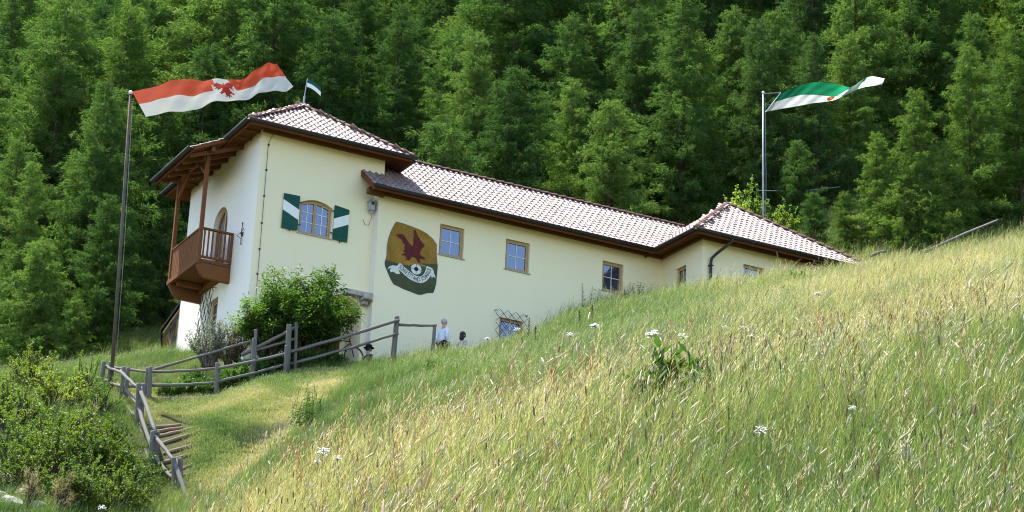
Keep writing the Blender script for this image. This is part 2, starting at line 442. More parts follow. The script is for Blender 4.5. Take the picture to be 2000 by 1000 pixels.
def wall(name, fr, a0, a1, z0, z1, holes, mats, depth=.2):
    """plaster wall panel with real openings; holes: (a0,a1,z0,z1,rise) rise>0 = arched head"""
    mb = MB()
    xs = sorted({a0, a1, *[h[0] for h in holes], *[h[1] for h in holes]})
    zs = sorted({z0, z1, *[h[2] for h in holes], *[h[3] for h in holes]})
    for i in range(len(xs) - 1):
        for j in range(len(zs) - 1):
            ca, cz = (xs[i] + xs[i + 1]) / 2, (zs[j] + zs[j + 1]) / 2
            if any(h[0] < ca < h[1] and h[2] < cz < h[3] for h in holes): continue
            mb.add([fr(xs[i], 0, zs[j]), fr(xs[i + 1], 0, zs[j]), fr(xs[i + 1], 0, zs[j + 1]), fr(xs[i], 0, zs[j + 1])], [(0, 1, 2, 3)])
    for (h0, h1, g0, g1, rise) in holes:
        pts = [(h0, g0), (h1, g0)]
        if rise > 0:
            n = 14; arc = []
            for k in range(n + 1):
                tt = k / n; aa = h1 + (h0 - h1) * tt
                if rise >= (h1 - h0) * .45: zz = g1 - rise + rise * math.sqrt(max(0, 1 - (2 * tt - 1) ** 2))
                else: zz = g1 - rise + rise * (1 - (2 * tt - 1) ** 2)
                arc.append((aa, zz))
            for k in range(n):
                (p0, q0), (p1, q1) = arc[k], arc[k + 1]
                mb.add([fr(p0, 0, q0), fr(p0, 0, g1), fr(p1, 0, g1), fr(p1, 0, q1)], [(0, 1, 2, 3)])
            pts += arc
        else: pts += [(h1, g1), (h0, g1)]
        for k in range(len(pts)):
            (p0, q0), (p1, q1) = pts[k], pts[(k + 1) % len(pts)]
            if abs(p0 - p1) + abs(q0 - q1) < 1e-5: continue
            mb.add([fr(p0, 0, q0), fr(p1, 0, q1), fr(p1, -depth, q1), fr(p0, -depth, q0)], [(0, 1, 2, 3)])
    return mb.build(name, mats, house)

FT = frame((0, 0, 0), (1, 0, 0), (0, -1, 0))            # tower front
FL = frame((0, 0, 0), (0, -1, 0), (-1, 0, 0))           # tower left side: a = -y
FWG = frame((0, VF, 0), (1, 0, 0), (0, -1, 0))          # wing front
FAL = frame((U2, 0, 0), (0, -1, 0), (-1, 0, 0))         # end block, left side
FAF = frame((0, AV, 0), (1, 0, 0), (0, -1, 0))          # end block, front
FWL = frame((U1, 0, 0), (0, -1, 0), (-1, 0, 0))         # narrow return between tower and wing

w_tower = (1.525, 2.695, 4.47, 5.70, .17)
porch = (2.55, 4.0, -1.2, 2.62, .35)
door_b = (-4.0, -2.62, 3.5, 6.02, .66)
win_l = (-3.75, -2.82, 1.45, 2.72, 0)
W1, W2, W3 = (6.51, 7.44, 4.63, 5.73, 0), (9.06, 10.0, 4.63, 5.73, 0), (12.95, 13.81, 4.63, 5.73, 0)
WLAT = (8.95, 9.85, 1.75, 2.86, 0)
WA = (17.13, 18.01, 4.60, 5.70, 0)
WAL = (1.30, 1.99, 4.5, 5.62, 0)
wt = wall('tower_wall', FT, 0, TW, -1.6, ZT + .06, [w_tower, porch], MAT['plaster_cream'], .24)
wall('tower_side_wall', FL, -LD, 0, -1.6, ZT + .06, [door_b, win_l], MAT['plaster_white'], .3)
wall('wing_wall', FWG, U1, U2, -1.2, ZWL + .06, [W1, W2, W3, WLAT], MAT['plaster_cream'], .2)
wall('end_block_side_wall', FAL, WP, WP + AQ, -1, ZWL + .06, [WAL], MAT['plaster_cream'], .2)
wall('end_block_wall', FAF, U2, AU3, -1, ZWL + .06, [WA], MAT['plaster_cream'], .2)
mb = MB()   # hidden sides, so the house is closed from every side
mb.add([FWL(0, 0, -1.2), FWL(WP, 0, -1.2), FWL(WP, 0, ZWL + .3), FWL(0, 0, ZWL + .3)], [(0, 1, 2, 3)])
mb.add([(TW, 0, 5.5), (TW, LD, 5.5), (TW, LD, ZT + .06), (TW, 0, ZT + .06)], [(0, 1, 2, 3)])
mb.add([(0, LD, -1), (TW, LD, -1), (TW, LD, ZT + .06), (0, LD, ZT + .06)], [(0, 1, 2, 3)])
mb.add([(TW, 4.78, 0), (AU3, 4.78, 0), (AU3, 4.78, ZWL), (TW, 4.78, ZWL)], [(0, 1, 2, 3)])
mb.add([(AU3, AV, 0), (AU3, 4.78, 0), (AU3, 4.78, ZWL), (AU3, AV, ZWL)], [(0, 1, 2, 3)])
mb.build('back_wall', MAT['plaster_white'], house)
# porch recess behind the shrub
mb = MB()
mb.box((2.45, -1.35, -1.2), (4.1, -1.25, 2.8), 0, FT); mb.box((2.43, -1.3, -1.2), (2.55, -.24, 2.8), 0, FT); mb.box((4.0, -1.3, -1.2), (4.1, -.24, 2.8), 0, FT); mb.box((2.43, -1.3, 2.63), (4.1, -.24, 2.75), 0, FT)
mb.build('porch_recess', MAT['plaster_cream'], house)
mb = MB(); mb.box((2.75, -1.25, -.3), (3.8, -1.19, 1.9), 0, FT)
for k in range(5): mb.box((2.8 + k * .2, -1.19, -.25), (2.98 + k * .2, -1.165, 1.85), 0, FT)
mb.build('porch_door', MAT['wood_brown'], house)
mb = MB(); mb.box((3.2, .003, 2.62), (4.0, .30, 2.80), 0, FT); mb.box((3.86, .004, 2.50), (4.17, .48, 2.74), 0, FT); mb.box((3.9, .005, 2.38), (4.1, .26, 2.50), 0, FT)
mb.build('stone_lintel', MAT['stone'], house, bevel=.03)

# windows -----------------------------------------------------------------
def arch_top(a, h0, h1, zt, rise, inset=0.0):
    if rise <= 0: return zt - inset
    tt = (a - h0) / (h1 - h0); return zt - rise + rise * (1 - (2 * tt - 1) ** 2) - inset
def window(fr, hole, rec=.13, leaves=1, rows=2, cols=2, sill=True, dark=False):
    a0, a1, z0, z1, rise = hole
    fm = MB(); fw = .055
    def piece(x0, x1, q0, q1, n0, n1, m=0, mbx=None):
        (mbx or fm).box((x0, n0, q0), (x1, n1, q1), m, fr)
    n0, n1 = -rec - .05, -rec + .02
    piece(a0 + .002, a0 + fw, z0 + .002, arch_top(a0 + fw, a0, a1, z1, rise) - .002, n0, n1)
    piece(a1 - fw, a1 - .002, z0 + .002, arch_top(a1 - fw, a0, a1, z1, rise) - .002, n0, n1)
    piece(a0 + fw, a1 - fw, z0 + .002, z0 + fw, n0, n1)
    ns = 10 if rise else 1
    for k in range(ns):                                   # head, following the arch
        x0 = a0 + fw + (a1 - a0 - 2 * fw) * k / ns; x1 = a0 + fw + (a1 - a0 - 2 * fw) * (k + 1) / ns
        t0, t1 = arch_top(x0, a0, a1, z1, rise), arch_top(x1, a0, a1, z1, rise)
        fm.hexa([fr(x0, n0, t0 - fw), fr(x1, n0, t1 - fw), fr(x1, n1, t1 - fw), fr(x0, n1, t0 - fw), fr(x0, n0, t0 - .002), fr(x1, n0, t1 - .002), fr(x1, n1, t1 - .002), fr(x0, n1, t0 - .002)])
    w = fm.build('window', MAT['wood_frame'], house)
    gap = (a1 - a0 - 2 * fw) / leaves
    for L in range(leaves):
        b0 = a0 + fw + gap * L + .003; b1 = b0 + gap - .006; sw = .045
        sm = MB(); m0, m1 = -rec - .045, -rec + .035
        sm.box((b0, m0, z0 + fw), (b0 + sw, m1, arch_top(b0 + sw, a0, a1, z1, rise, fw)), 0, fr)
        sm.box((b1 - sw, m0, z0 + fw), (b1, m1, arch_top(b1 - sw, a0, a1, z1, rise, fw)), 0, fr)
        sm.box((b0 + sw, m0, z0 + fw), (b1 - sw, m1, z0 + fw + sw), 0, fr)
        ns = 6 if rise else 1
        for k in range(ns):
            x0 = b0 + sw + (b1 - b0 - 2 * sw) * k / ns; x1 = b0 + sw + (b1 - b0 - 2 * sw) * (k + 1) / ns
            t0, t1 = arch_top(x0, a0, a1, z1, rise, fw), arch_top(x1, a0, a1, z1, rise, fw)
            sm.hexa([fr(x0, m0, t0 - sw), fr(x1, m0, t1 - sw), fr(x1, m1, t1 - sw), fr(x0, m1, t0 - sw), fr(x0, m0, t0), fr(x1, m0, t1), fr(x1, m1, t1), fr(x0, m1, t0)])
        sm.build('sash', MAT['wood_frame'], w)
        g0, g1, q0 = b0 + sw, b1 - sw, z0 + fw + sw
        q1 = z1 - fw - sw
        mw = .011
        for c in range(1, cols):
            x = g0 + (g1 - g0) * c / cols; mm = MB(); mm.box((x - mw, -rec - .012, q0), (x + mw, -rec + .012, arch_top(x, a0, a1, z1, rise, fw + sw)), 0, fr); mm.build('muntin', MAT['muntin_white'], w)
        for rws in range(1, rows):
            zq = q0 + (q1 - q0) * rws / rows; mm = MB(); mm.box((g0, -rec - .013, zq - mw), (g1, -rec + .013, zq + mw), 0, fr); mm.build('muntin', MAT['muntin_white'], w)
        for c in range(cols):
            for rws in range(rows):
                x0, x1 = g0 + (g1 - g0) * c / cols, g0 + (g1 - g0) * (c + 1) / cols
                y0, y1 = q0 + (q1 - q0) * rws / rows, q0 + (q1 - q0) * (rws + 1) / rows
                t0 = t1 = y1
                if rws == rows - 1: t0, t1 = arch_top(x0, a0, a1, z1, rise, fw + sw), arch_top(x1, a0, a1, z1, rise, fw + sw)
                j = random.uniform(-.003, .003)
                pm = MB(); pm.hexa([fr(x0, -rec - .012 + j, y0), fr(x1, -rec - .012 - j, y0), fr(x1, -rec - .004 - j, y0), fr(x0, -rec - .004 + j, y0), fr(x0, -rec - .012 + j, t0), fr(x1, -rec - .012 - j, t1), fr(x1, -rec - .004 - j, t1), fr(x0, -rec - .004 + j, t0)])
                pm.build('pane', MAT['window_glass'], w)
    if sill:
        sl = MB(); sl.box((a0 - .05, -rec + .02, z0 - .035), (a1 + .05, .05, z0 - .002), 0, fr); sl.build('sill', MAT['steel_pole'] if not dark else MAT['stone'], w, bevel=.006)
    return w
window(FT, w_tower, .14, 2, 3, 2)
for h in (W1, W2, W3): window(FWG, h, .12, 1, 2, 2)
window(FWG, WLAT, .12, 1, 2, 2)
window(FAF, WA, .12, 1, 2, 2)
window(FAL, WAL, .12, 1, 2, 2)
window(FL, win_l, .2, 1, 3, 2)
# balcony door: round headed
def balcony_door():
    a0, a1, z0, z1, rise = door_b
    dm = MB(); n = 16; ro = (a1 - a0) / 2 - .01; cx = (a0 + a1) / 2; zc = z1 - rise
    def ring(r0, r1, na, nb):
        prev = None
        for k in range(n + 1):
            th = math.pi * k / n; c, s = math.cos(th), math.sin(th)
            cur = [fr_(cx + r0 * c, na, zc + r0 * s), fr_(cx + r1 * c, na, zc + r1 * s), fr_(cx + r1 * c, nb, zc + r1 * s), fr_(cx + r0 * c, nb, zc + r0 * s)]
            if prev: dm.hexa(prev + cur)
            prev = cur
    fr_ = FL
    ring(ro - .09, ro, -.24, -.16)
    dm.box((cx - ro, -.24, z0), (cx - ro + .09, -.16, zc), 0, FL); dm.box((cx + ro - .09, -.24, z0), (cx + ro, -.16, zc), 0, FL)
    dm.box((cx - .05, -.235, z0), (cx + .05, -.165, zc + ro - .1), 0, FL); dm.box((cx - ro + .09, -.235, z0 + .8), (cx + ro - .09, -.17, z0 + .9), 0, FL)
    d = dm.build('balcony_door', MAT['wood_frame'], house)
    pm = MB(); pts = [(cx - ro + .07, z0)] + [(cx + ro - .07, z0)] + [(cx + (ro - .07) * math.cos(math.pi * k / n), zc + (ro - .07) * math.sin(math.pi * k / n)) for k in range(n + 1)]
    pm.prism([FL(a, -.195, z) for a, z in pts], (.012, 0, 0)); pm.build('pane', MAT['window_glass'], d)
balcony_door()
# shutters ----------------------------------------------------------------
def shutter(a0, a1, z0, z1, flip, tilt):
    O = FT(a0 if not flip else a1, .03, 0)
    ax = np.array((math.cos(tilt), -math.sin(tilt) if not flip else math.sin(tilt), 0.0)); 
    ax = np.array((math.cos(tilt), -math.sin(tilt), 0.0))
    nn = np.array((-math.sin(tilt), -math.cos(tilt), 0.0))
    w = a1 - a0
    fr = frame(FT(a0, .035, 0), ax, nn)
    s = None
    zsplit = [z0, z0 + (z1 - z0) * .22, z0 + (z1 - z0) * .78, z1]
    def board(q0l, q0r, q1l, q1r, mat, nm, par, n0=0.0, n1=.032):
        m = MB(); m.hexa([fr(0, n0, q0l), fr(w, n0, q0r), fr(w, n1, q0r), fr(0, n1, q0l), fr(0, n0, q1l), fr(w, n0, q1r), fr(w, n1, q1r), fr(0, n1, q1l)])
        return m.build(nm, mat, par, bevel=.003)
    h = z1 - z0
    lo, hi = (z0 + h * .30, z0 + h * .60), (z0 + h * .52, z0 + h * .82)       # diagonal band: rises towards the window pair's outer side
    if flip: A, B = (lo[0] + .0, hi[0]), (lo[1], hi[1])
    else: A, B = (hi[0], lo[0]), (hi[1], lo[1])
    tl, tr = (z1, z1 - .06) if flip else (z1, z1)
    s = board(z0, z0, A[0] - .002, A[1] - .002, MAT['shutter_green'], 'shutter', house)
    board(A[0], A[1], B[0], B[1], MAT['paint_white'], 'stripe', s)
    board(B[0] + .002, B[1] + .002, tl, tr, MAT['shutter_green'], 'panel', s)
    for q in (z0 + h * .13, z0 + h * .9):
        m = MB(); m.box((.04, .033, q - .006), (w - .04, .040, q + .006), 0, fr); m.build('batten', MAT['shutter_green'], s)
    for q in (z0 + h * .18, z0 + h * .82):
        e = (w + .0, w + .1) if not flip else (-.1, 0); m = MB()
        m.box((e[0], -.01, q - .012), (e[1], .03, q + .012), 0, fr); m.build('hinge', MAT['iron'], s)
    m = MB(); m.box((w * .5 - .012, .0, z0 - .07), (w * .5 + .012, .05, z0 + .01), 0, fr)
    m.build('catch', MAT['iron'], s)
shutter(.91, 1.47, 4.48, 5.69, False, .06)
shutter(2.74, 3.28, 4.46, 5.67, True, -.02)

# roofs -------------------------------------------------------------------
KT, KW = .745, .765
def tile_mesh():
    mb = MB(); W, L = .225, .43; n = 8
    prof = []
    for i in range(n + 1):
        t_ = i / n
        if t_ < .66: h = .052 * math.sin(math.pi * t_ / .66) ** .8
        else: h = -.006 * math.sin(math.pi * (t_ - .66) / .34)
        prof.append((t_ * W, h))
    v = []; th = .02
    for (x, h) in prof: v.append((x, 0, h + .028))
    for (x, h) in prof: v.append((x, L, h - .004))
    for (x, h) in prof: v.append((x, .004, h + .028 - th))
    m = n + 1; f = []
    for i in range(n):
        f.append((i, i + 1, m + i + 1, m + i)); f.append((i, 2 * m + i, 2 * m + i + 1, i + 1))
    mb.add(v, f); me = mb.mesh('tile', MAT['roof_tile'], True)
    me.set_sharp_from_angle(angle=math.radians(50)); return me
TILE = tile_mesh()
TV = np.array([v.co[:] for v in TILE.vertices]); TF = np.array([p.vertices[:] for p in TILE.polygons])
all_tiles = []     # (matrix, roof index)
def tile_plane(O, e, g, inside, amax, bmax, ri):
    """O eave corner, e unit along the eave, g unit up the slope"""
    O = np.array(O, float); e = np.array(e, float); g = np.array(g, float); n = np.cross(e, g)
    nb = int(bmax / .36) + 1; na = int(amax / .225) + 1
    for j in range(nb):
        for i in range(na):
            a, b = i * .225, j * .36 - .03
            if not inside(a + .11, b + .2): continue
            da, db = random.gauss(0, .003), random.gauss(0, .006)
            rot = random.gauss(0, .008)
            ee = e * math.cos(rot) + g * math.sin(rot); gg = -e * math.sin(rot) + g * math.cos(rot)
            o = O + e * (a + da) + g * (b + db) + n * (.005 + random.gauss(0, .002))
            Mx = np.eye(4); Mx[:3, 0] = ee; Mx[:3, 1] = gg; Mx[:3, 2] = n; Mx[:3, 3] = o
            all_tiles.append((Mx, ri))
def slab(polys, name='roof'):
    mb = MB()
    for P in polys: mb.prism(P, (0, 0, -.13), 0, 1, 1)
    return mb.build(name, [MAT['ridge_tile'], MAT['wood_soffit']], house)
def unit(v): v = np.array(v, float); return v / np.linalg.norm(v)
roofs = []
# tower: hipped, ridge running back into the hill
x0, x1, y0, y1, zt = -OH, TW + OH, -OH, LD + OH, 7.72
hw = (x1 - x0) / 2; xr = (x0 + x1) / 2; zr = zt + KT * hw
A_, B_, C_, D_ = (x0, y0, zt), (x1, y0, zt), (x1, y1, zt), (x0, y1, zt)
R1, R2 = (xr, y0 + hw, zr), (xr, y1 - hw, zr)
roofs.append(slab([[A_, B_, R1], [B_, C_, R2, R1], [C_, D_, R2], [D_, A_, R1, R2]]))
cs = 1 / math.sqrt(1 + KT * KT)
tile_plane(A_, (1, 0, 0), unit((0, 1, KT)), lambda a, b: b * cs < min(a, 2 * hw - a) + .12, 2 * hw, hw / cs, 0)
tile_plane((x0, y1, zt), (0, -1, 0), unit((1, 0, KT)), lambda a, b: b * cs < min(a, (y1 - y0) - a, hw) + .12, y1 - y0, hw / cs, 0)
tile_plane((x1, y0, zt), (0, 1, 0), unit((-1, 0, KT)), lambda a, b: b * cs < min(a, (y1 - y0) - a, hw) + .12, y1 - y0, hw / cs, 0)
# balcony canopy: flatter strip carried out over the balcony
by0, by1, bx, bz = 1.30, 4.95, -1.90, 7.14
mb = MB()
mb.prism([(bx, by0, bz), (-.5, by0, zt + .12), (-.5, by1, zt + .12), (bx, by1, bz)], (0, 0, -.12), 0, 1, 1)
roofs.append(mb.build('canopy_roof', [MAT['ridge_tile'], MAT['wood_soffit']], house))
gc = unit((1.4, 0, zt + .12 - bz))
tile_plane((bx, by1, bz + .01), (0, -1, 0), gc, lambda a, b: 0 < a < by1 - by0 and b < 1.5, by1 - by0, 1.5, 1)
# long wing
xe, ye, zw = 3.65, VF - OH, 6.29
yr = 2.2; zrw = zw + KW * (yr - ye); csw = 1 / math.sqrt(1 + KW * KW)
xa = U2 - OH
roofs.append(slab([[(xe, ye, zw), (xa, ye, zw), (xa + yr - ye, yr, zrw), (TW + .004, yr, zrw), (TW + .004, -.004, zw + KW * (-.004 - ye)), (xe, -.004, zw + KW * (-.004 - ye))],
                   [(TW + .004, yr, zrw), (xa + yr - ye, yr, zrw), (xa + yr - ye, yr + 3.3, zw), (TW + .004, yr + 3.3, zw)]]))
def in_wing(a, b):
    y = ye + b * csw; x = xe + a
    return y < yr + .1 and x < xa + (y - ye) + .12 and (y < -.05 or x > TW + .1)
tile_plane((xe, ye, zw), (1, 0, 0), unit((0, 1, KW)), in_wing, 15.5, (yr - ye) / csw, 2)
# end block: pyramid
ex0, ex1, ey0 = xa, 22.5, AV - OH
ehw = (ex1 - ex0) / 2; ey1 = ey0 + 2 * ehw; ex = (ex0 + ex1) / 2; eyc = ey0 + ehw; ez = zw + .004; ezr = ez + KW * ehw - .04
AP = (ex, eyc, ezr)
roofs.append(slab([[(ex0, ey0, ez), (ex1, ey0, ez), AP], [(ex1, ey0, ez), (ex1, ey1, ez), AP], [(ex1, ey1, ez), (ex0, ey1, ez), AP], [(ex0, ey1, ez), (ex0, ey0, ez), AP]]))
ge = unit((0, ehw, ezr - ez)); ce = ge[1]
tile_plane((ex0, ey0, ez), (1, 0, 0), ge, lambda a, b: b * ce < min(a, 2 * ehw - a) + .12, 2 * ehw, ehw / ce, 3)
def in_al(a, b):
    y = ey1 - a; x = ex0 + b * ce
    return b * ce < min(a, 2 * ehw - a) + .12 and (y < ye + .1 or (x - ex0) > (y - ye) - .12) and y < yr + .4
tile_plane((ex0, ey1, ez), (0, -1, 0), unit((ehw, 0, ezr - ez)), in_al, 2 * ehw, ehw / ce, 3)
# ridge and hip caps
def cap_mesh():
    mb = MB(); n = 8; v = []; L = .42
    for (y, r, dz) in ((0, .115, .02), (.03, .122, .02), (L, .098, 0)):
        for k in range(n + 1):
            th = math.pi * k / n; v.append((r * math.cos(th), y, r * .8 * math.sin(th) + dz))
    f = []
    for i in range(2):
        for k in range(n): f.append((i * (n + 1) + k, i * (n + 1) + k + 1, (i + 1) * (n + 1) + k + 1, (i + 1) * (n + 1) + k))
    f.append(tuple(range(n + 1)))
    mb.add(v, f); return mb.mesh('ridge_tile', MAT['ridge_tile'], True)
CAP = cap_mesh()
def caps(a, b, ri):
    a = np.array(a, float); b = np.array(b, float); Ln = np.linalg.norm(b - a); g = (b - a) / Ln; e = unit(np.cross(g, K)); n = np.cross(e, g)
    k = 0
    while k * .37 < Ln - .1:
        o = a + g * k * .37 + n * .03; Mx = np.eye(4); Mx[:3, 0] = e; Mx[:3, 1] = g; Mx[:3, 2] = n; Mx[:3, 3] = o
        ob = link('ridge_tile', CAP, roofs[ri]); ob.matrix_local = Matrix(Mx.tolist()); k += 1
caps(A_, R1, 0); caps(B_, R1, 0); caps(R1, R2, 0)
caps((xa + yr - ye, yr, zrw), (TW + .1, yr, zrw), 2)
caps((ex0, ey0, ez), AP, 3); caps((ex1, ey0, ez), AP, 3)
# the 300 tiles that show largest are single pieces, the others one part per roof
def tile_size(Mx):
    P = Mx[:3, 3]; v = CAM - P; d = np.linalg.norm(v); c = Mx[:3, 2] @ v / d
    px, py, _ = proj(P)
    return (c if (0 < px < 2000) else -1) / d
order = sorted(range(len(all_tiles)), key=lambda i: -tile_size(all_tiles[i][0]))
single = set(order[:300])
rest = {}
for i, (Mx, ri) in enumerate(all_tiles):
    if i in single:
        ob = link('tile', TILE, roofs[ri]); ob.matrix_local = Matrix(Mx.tolist())
    else: rest.setdefault(ri, []).append(Mx)
for ri, Ms in rest.items():
    V = np.concatenate([TV @ Mx[:3, :3].T + Mx[:3, 3] for Mx in Ms]); Fq = np.concatenate([TF + k * len(TV) for k in range(len(Ms))])
    tf_ = np_mesh('tile_field', V, Fq, MAT['roof_tile'], smooth=True); tf_.set_sharp_from_angle(angle=math.radians(50)); tag(link('tile_field', tf_, roofs[ri]), kind='stuff')

# soffits, fascia, rafters, gutters
def gutter(a, b, out, cap=True):
    """half-round gutter from a to b, out = outward horizontal direction"""
    a = np.array(a, float); b = np.array(b, float); out = np.array(out, float); r = .09; n = 8; mb = MB()
    prof = [(r * math.cos(math.pi + math.pi * k / n), r * math.sin(math.pi + math.pi * k / n)) for k in range(n + 1)]
    prof = [(x, z) for x, z in prof] + [(x * .9, z * .9) for x, z in reversed(prof)]
    ctr = out * .095 - K * .012
    V = []
    for q in (a, b):
        for (x, z) in prof: V.append(q + ctr + out * x + K * z)
    m = len(prof); f = [(k, (k + 1) % m, m + (k + 1) % m, m + k) for k in range(m)] + [tuple(range(m)), tuple(range(2 * m - 1, m - 1, -1))]
    mb.add(V, f); return mb.build('gutter', MAT['gutter_metal'], house, True)
gutter((x0 - .1, y0, zt), (x1 + .1, y0, zt), (0, -1, 0)); gutter((x0, y0 - .1, zt), (x0, by0 - .05, zt), (-1, 0, 0)); gutter((x0, by1 + .05, zt), (x0, y1 + .1, zt), (-1, 0, 0)); gutter((x1, y0, zt), (x1, y1, zt), (1, 0, 0))
gutter((bx, by0 - .05, bz), (bx, by1 + .05, bz), (-1, 0, 0))
gutter((xe, ye, zw), (xa - .1, ye, zw), (0, -1, 0)); gutter((ex0, ey0 - .1, ez), (ex0, ye - .05, ez), (-1, 0, 0)); gutter((ex0 - .1, ey0, ez), (ex1, ey0, ez), (0, -1, 0))
def fascia(a, b, h=.15, t=.03, name='fascia'):
    mb = MB(); a = np.array(a, float); b = np.array(b, float); mb.bar(a - K * (h / 2 + .01), b - K * (h / 2 + .01), t, h); return mb.build(name, MAT['wood_soffit'], house)
fascia((x0 + .03, y0 + .03, zt), (x1 - .03, y0 + .03, zt)); fascia((x0 + .03, y0 + .05, zt), (x0 + .03, y1, zt)); fascia((x1 - .03, y0 + .05, zt), (x1 - .03, y1, zt))
fascia((bx + .03, by0, bz), (bx + .03, by1, bz))
fascia((xe + .02, ye + .03, zw), (xa, ye + .03, zw)); fascia((ex0 + .03, ey0 + .05, ez), (ex0 + .03, ye + .03, ez)); fascia((ex0 + .03, ey0 + .03, ez), (ex1, ey0 + .03, ez))
def soffit(xa_, xb_, ya_, yb_, z, along):
    """planked soffit, each board a piece"""
    w = .16
    s = None
    if along == 'x':
        n = max(1, int((yb_ - ya_) / w)); w = (yb_ - ya_) / n
        for k in range(n):
            mb = MB(); mb.box((xa_, ya_ + k * w + .004, z + random.uniform(0, .003)), (xb_, ya_ + (k + 1) * w - .004, z + .025)); mb.build('soffit_board', MAT['wood_soffit'], house)
    else:
        n = max(1, int((xb_ - xa_) / w)); w = (xb_ - xa_) / n
        for k in range(n):
            mb = MB(); mb.box((xa_ + k * w + .004, ya_, z + random.uniform(0, .003)), (xa_ + (k + 1) * w - .004, yb_, z + .025)); mb.build('soffit_board', MAT['wood_soffit'], house)
soffit(x0 + .05, x1 - .05, y0 + .05, -.003, ZT + .002, 'x'); soffit(x0 + .05, -.003, 0, y1 - .1, ZT + .002, 'y'); soffit(TW + .003, x1 - .05, 0, y1, ZT + .002, 'y')
soffit(xe + .05, xa + .6, ye + .05, VF - .003, ZWL + .002, 'x'); soffit(ex0 + .05, U2 - .003, ey0 + .75, ye + .6, ZWL + .004, 'y'); soffit(ex0 + .05, ex1, ey0 + .05, AV - .003, ZWL + .002, 'x')
def rafter(a, b, w=.09, h=.13, name='rafter'):
    mb = MB(); mb.bar(a, b, w, h); return mb.build(name, MAT['wood_brown'], house, bevel=.008)
for k in range(11):
    yy = y0 + .25 + k * .72
    if yy < y1 - .1:
        if by0 < yy < by1: rafter((bx + .08, yy, bz - .17), (0.0, yy, zt - .02))
        else: rafter((x0 + .06, yy, ZT - .03), (-.003, yy, ZT - .03), .09, .07)
mb = MB(); mb.bar((0, -.06, ZT - .05), (TW, -.06, ZT - .05), .1, .1); mb.build('wall_plate', MAT['wood_brown'], house)
mb = MB(); mb.bar((xe + .15, VF - .06, ZWL - .05), (U2 - .02, VF - .06, ZWL - .05), .1, .1); mb.build('wall_plate', MAT['wood_brown'], house)
mb = MB(); mb.bar((U2 - .06, ey0 + .72, ZWL - .05), (U2 - .06, VF - .12, ZWL - .05), .1, .1); mb.build('wall_plate', MAT['wood_brown'], house)
mb = MB(); mb.bar((U2 - .1, AV - .06, ZWL - .05), (AU3, AV - .06, ZWL - .05), .1, .1); mb.build('wall_plate', MAT['wood_brown'], house)
# barge board and beam end at the left end of the wing roof
mb = MB(); mb.prism([(xe - .03, ye + .02, zw + .02), (xe - .03, -.01, zw + KW * (-.01 - ye) + .02), (xe - .03, -.01, zw + KW * (-.01 - ye) - .2), (xe - .03, ye + .02, zw - .18)], (.05, 0, 0)); mb.build('barge_board', MAT['wood_soffit'], house)
mb = MB(); mb.box((xe + .02, VF - .25, ZWL - .2), (U1 + .1, VF - .05, ZWL - .02)); mb.build('purlin_end', MAT['wood_brown'], house, bevel=.02)
# downpipe on the end block
mb = MB(); dpx = [(16.12, ey0 - .08, zw - .05), (16.12, ey0 - .07, 6.1), (16.02, ey0 + .05, 5.98), (15.8, AV - .3, 5.72), (15.72, AV - .11, 5.58), (15.70, AV - .09, 5.4), (15.70, AV - .09, 3.2)]
mb.tube(dpx, .052, 10); dp = mb.build('downpipe', MAT['gutter_metal'], house, True)
for z in (5.3, 4.4):
    mb = MB(); mb.box((15.63, AV - .16, z), (15.77, AV + .0, z + .035)); mb.build('pipe_clip', MAT['gutter_metal'], dp)

# balcony -----------------------------------------------------------------
bd, bv0, bv1, dz, rz = 1.165, 1.868, 4.649, 3.50, 4.62
balc = empty('balcony', (0, 0, 0), 0, house)
def bpart(nm, mbx, mat='wood_brown', bev=.006): return mbx.build(nm, MAT[mat], balc, bevel=bev)
for k in range(8):                                       # deck boards, seen from below
    mb = MB(); ww = bd / 8; mb.box((-bd + k * ww + .004, bv0, dz - .06 + random.uniform(0, .004)), (-bd + (k + 1) * ww - .004, bv1, dz)); bpart('deck_board', mb)
mb = MB(); mb.box((-bd - .06, bv0 - .06, dz - .13), (-bd + .04, bv1 + .06, dz + .02)); bpart('edge_beam', mb)
for yy in (bv0 + .0, bv1 - .16):                         # carved carrying beams
    mb = MB(); mb.prism([(0, yy, dz - .07), (-bd - .02, yy, dz - .07), (-bd - .02, yy, dz - .18), (-bd + .14, yy, dz - .44), (-bd + .3, yy, dz - .58), (0, yy, dz - .60)], (0, .16, 0)); bpart('carrying_beam', mb, bev=.012)
mb = MB(); mb.box((-.16, bv0 + .17, dz - .3), (-.003, bv1 - .17, dz - .07)); bpart('wall_beam', mb)
mb = MB(); mb.box((-bd + .12, bv1 - .6, dz - .25), (-.17, bv1 - .45, dz - .07)); bpart('cross_beam', mb)
for yy in (bv0 + .02, bv1 - .05):
    mb = MB(); mb.bar((-bd + .02, yy, dz), (-bd + .02, yy, 7.22), .125, .125); bpart('post', mb)
    mb = MB(); mb.bar((-bd - .02, yy + .05, dz + .03), (0, yy + .05, dz + .03), .07, .07); bpart('bottom_rail', mb)
mb = MB(); mb.bar((-bd + .02, by0 + .1, 7.27), (-bd + .02, by1 - .1, 7.27), .13, .15); bpart('purlin', mb)
mb = MB(); mb.bar((-bd + .02, bv0 + .9, 7.2), (-bd + .02, bv0 + .06, 6.55), .08, .09); bpart('brace', mb)
mb = MB(); mb.bar((-bd + .02, bv1 - .95, 7.2), (-bd + .02, bv1 - .1, 6.5), .08, .09); bpart('brace', mb)
for (a, b) in (((-bd - .02, bv0 + .02, rz), (-.003, bv0 + .02, rz)), ((-bd + .02, bv0, rz), (-bd + .02, bv1, rz)), ((-bd - .02, bv1 - .05, rz), (-.003, bv1 - .05, rz))):
    mb = MB(); mb.bar(a, b, .1, .065); bpart('hand_rail', mb)
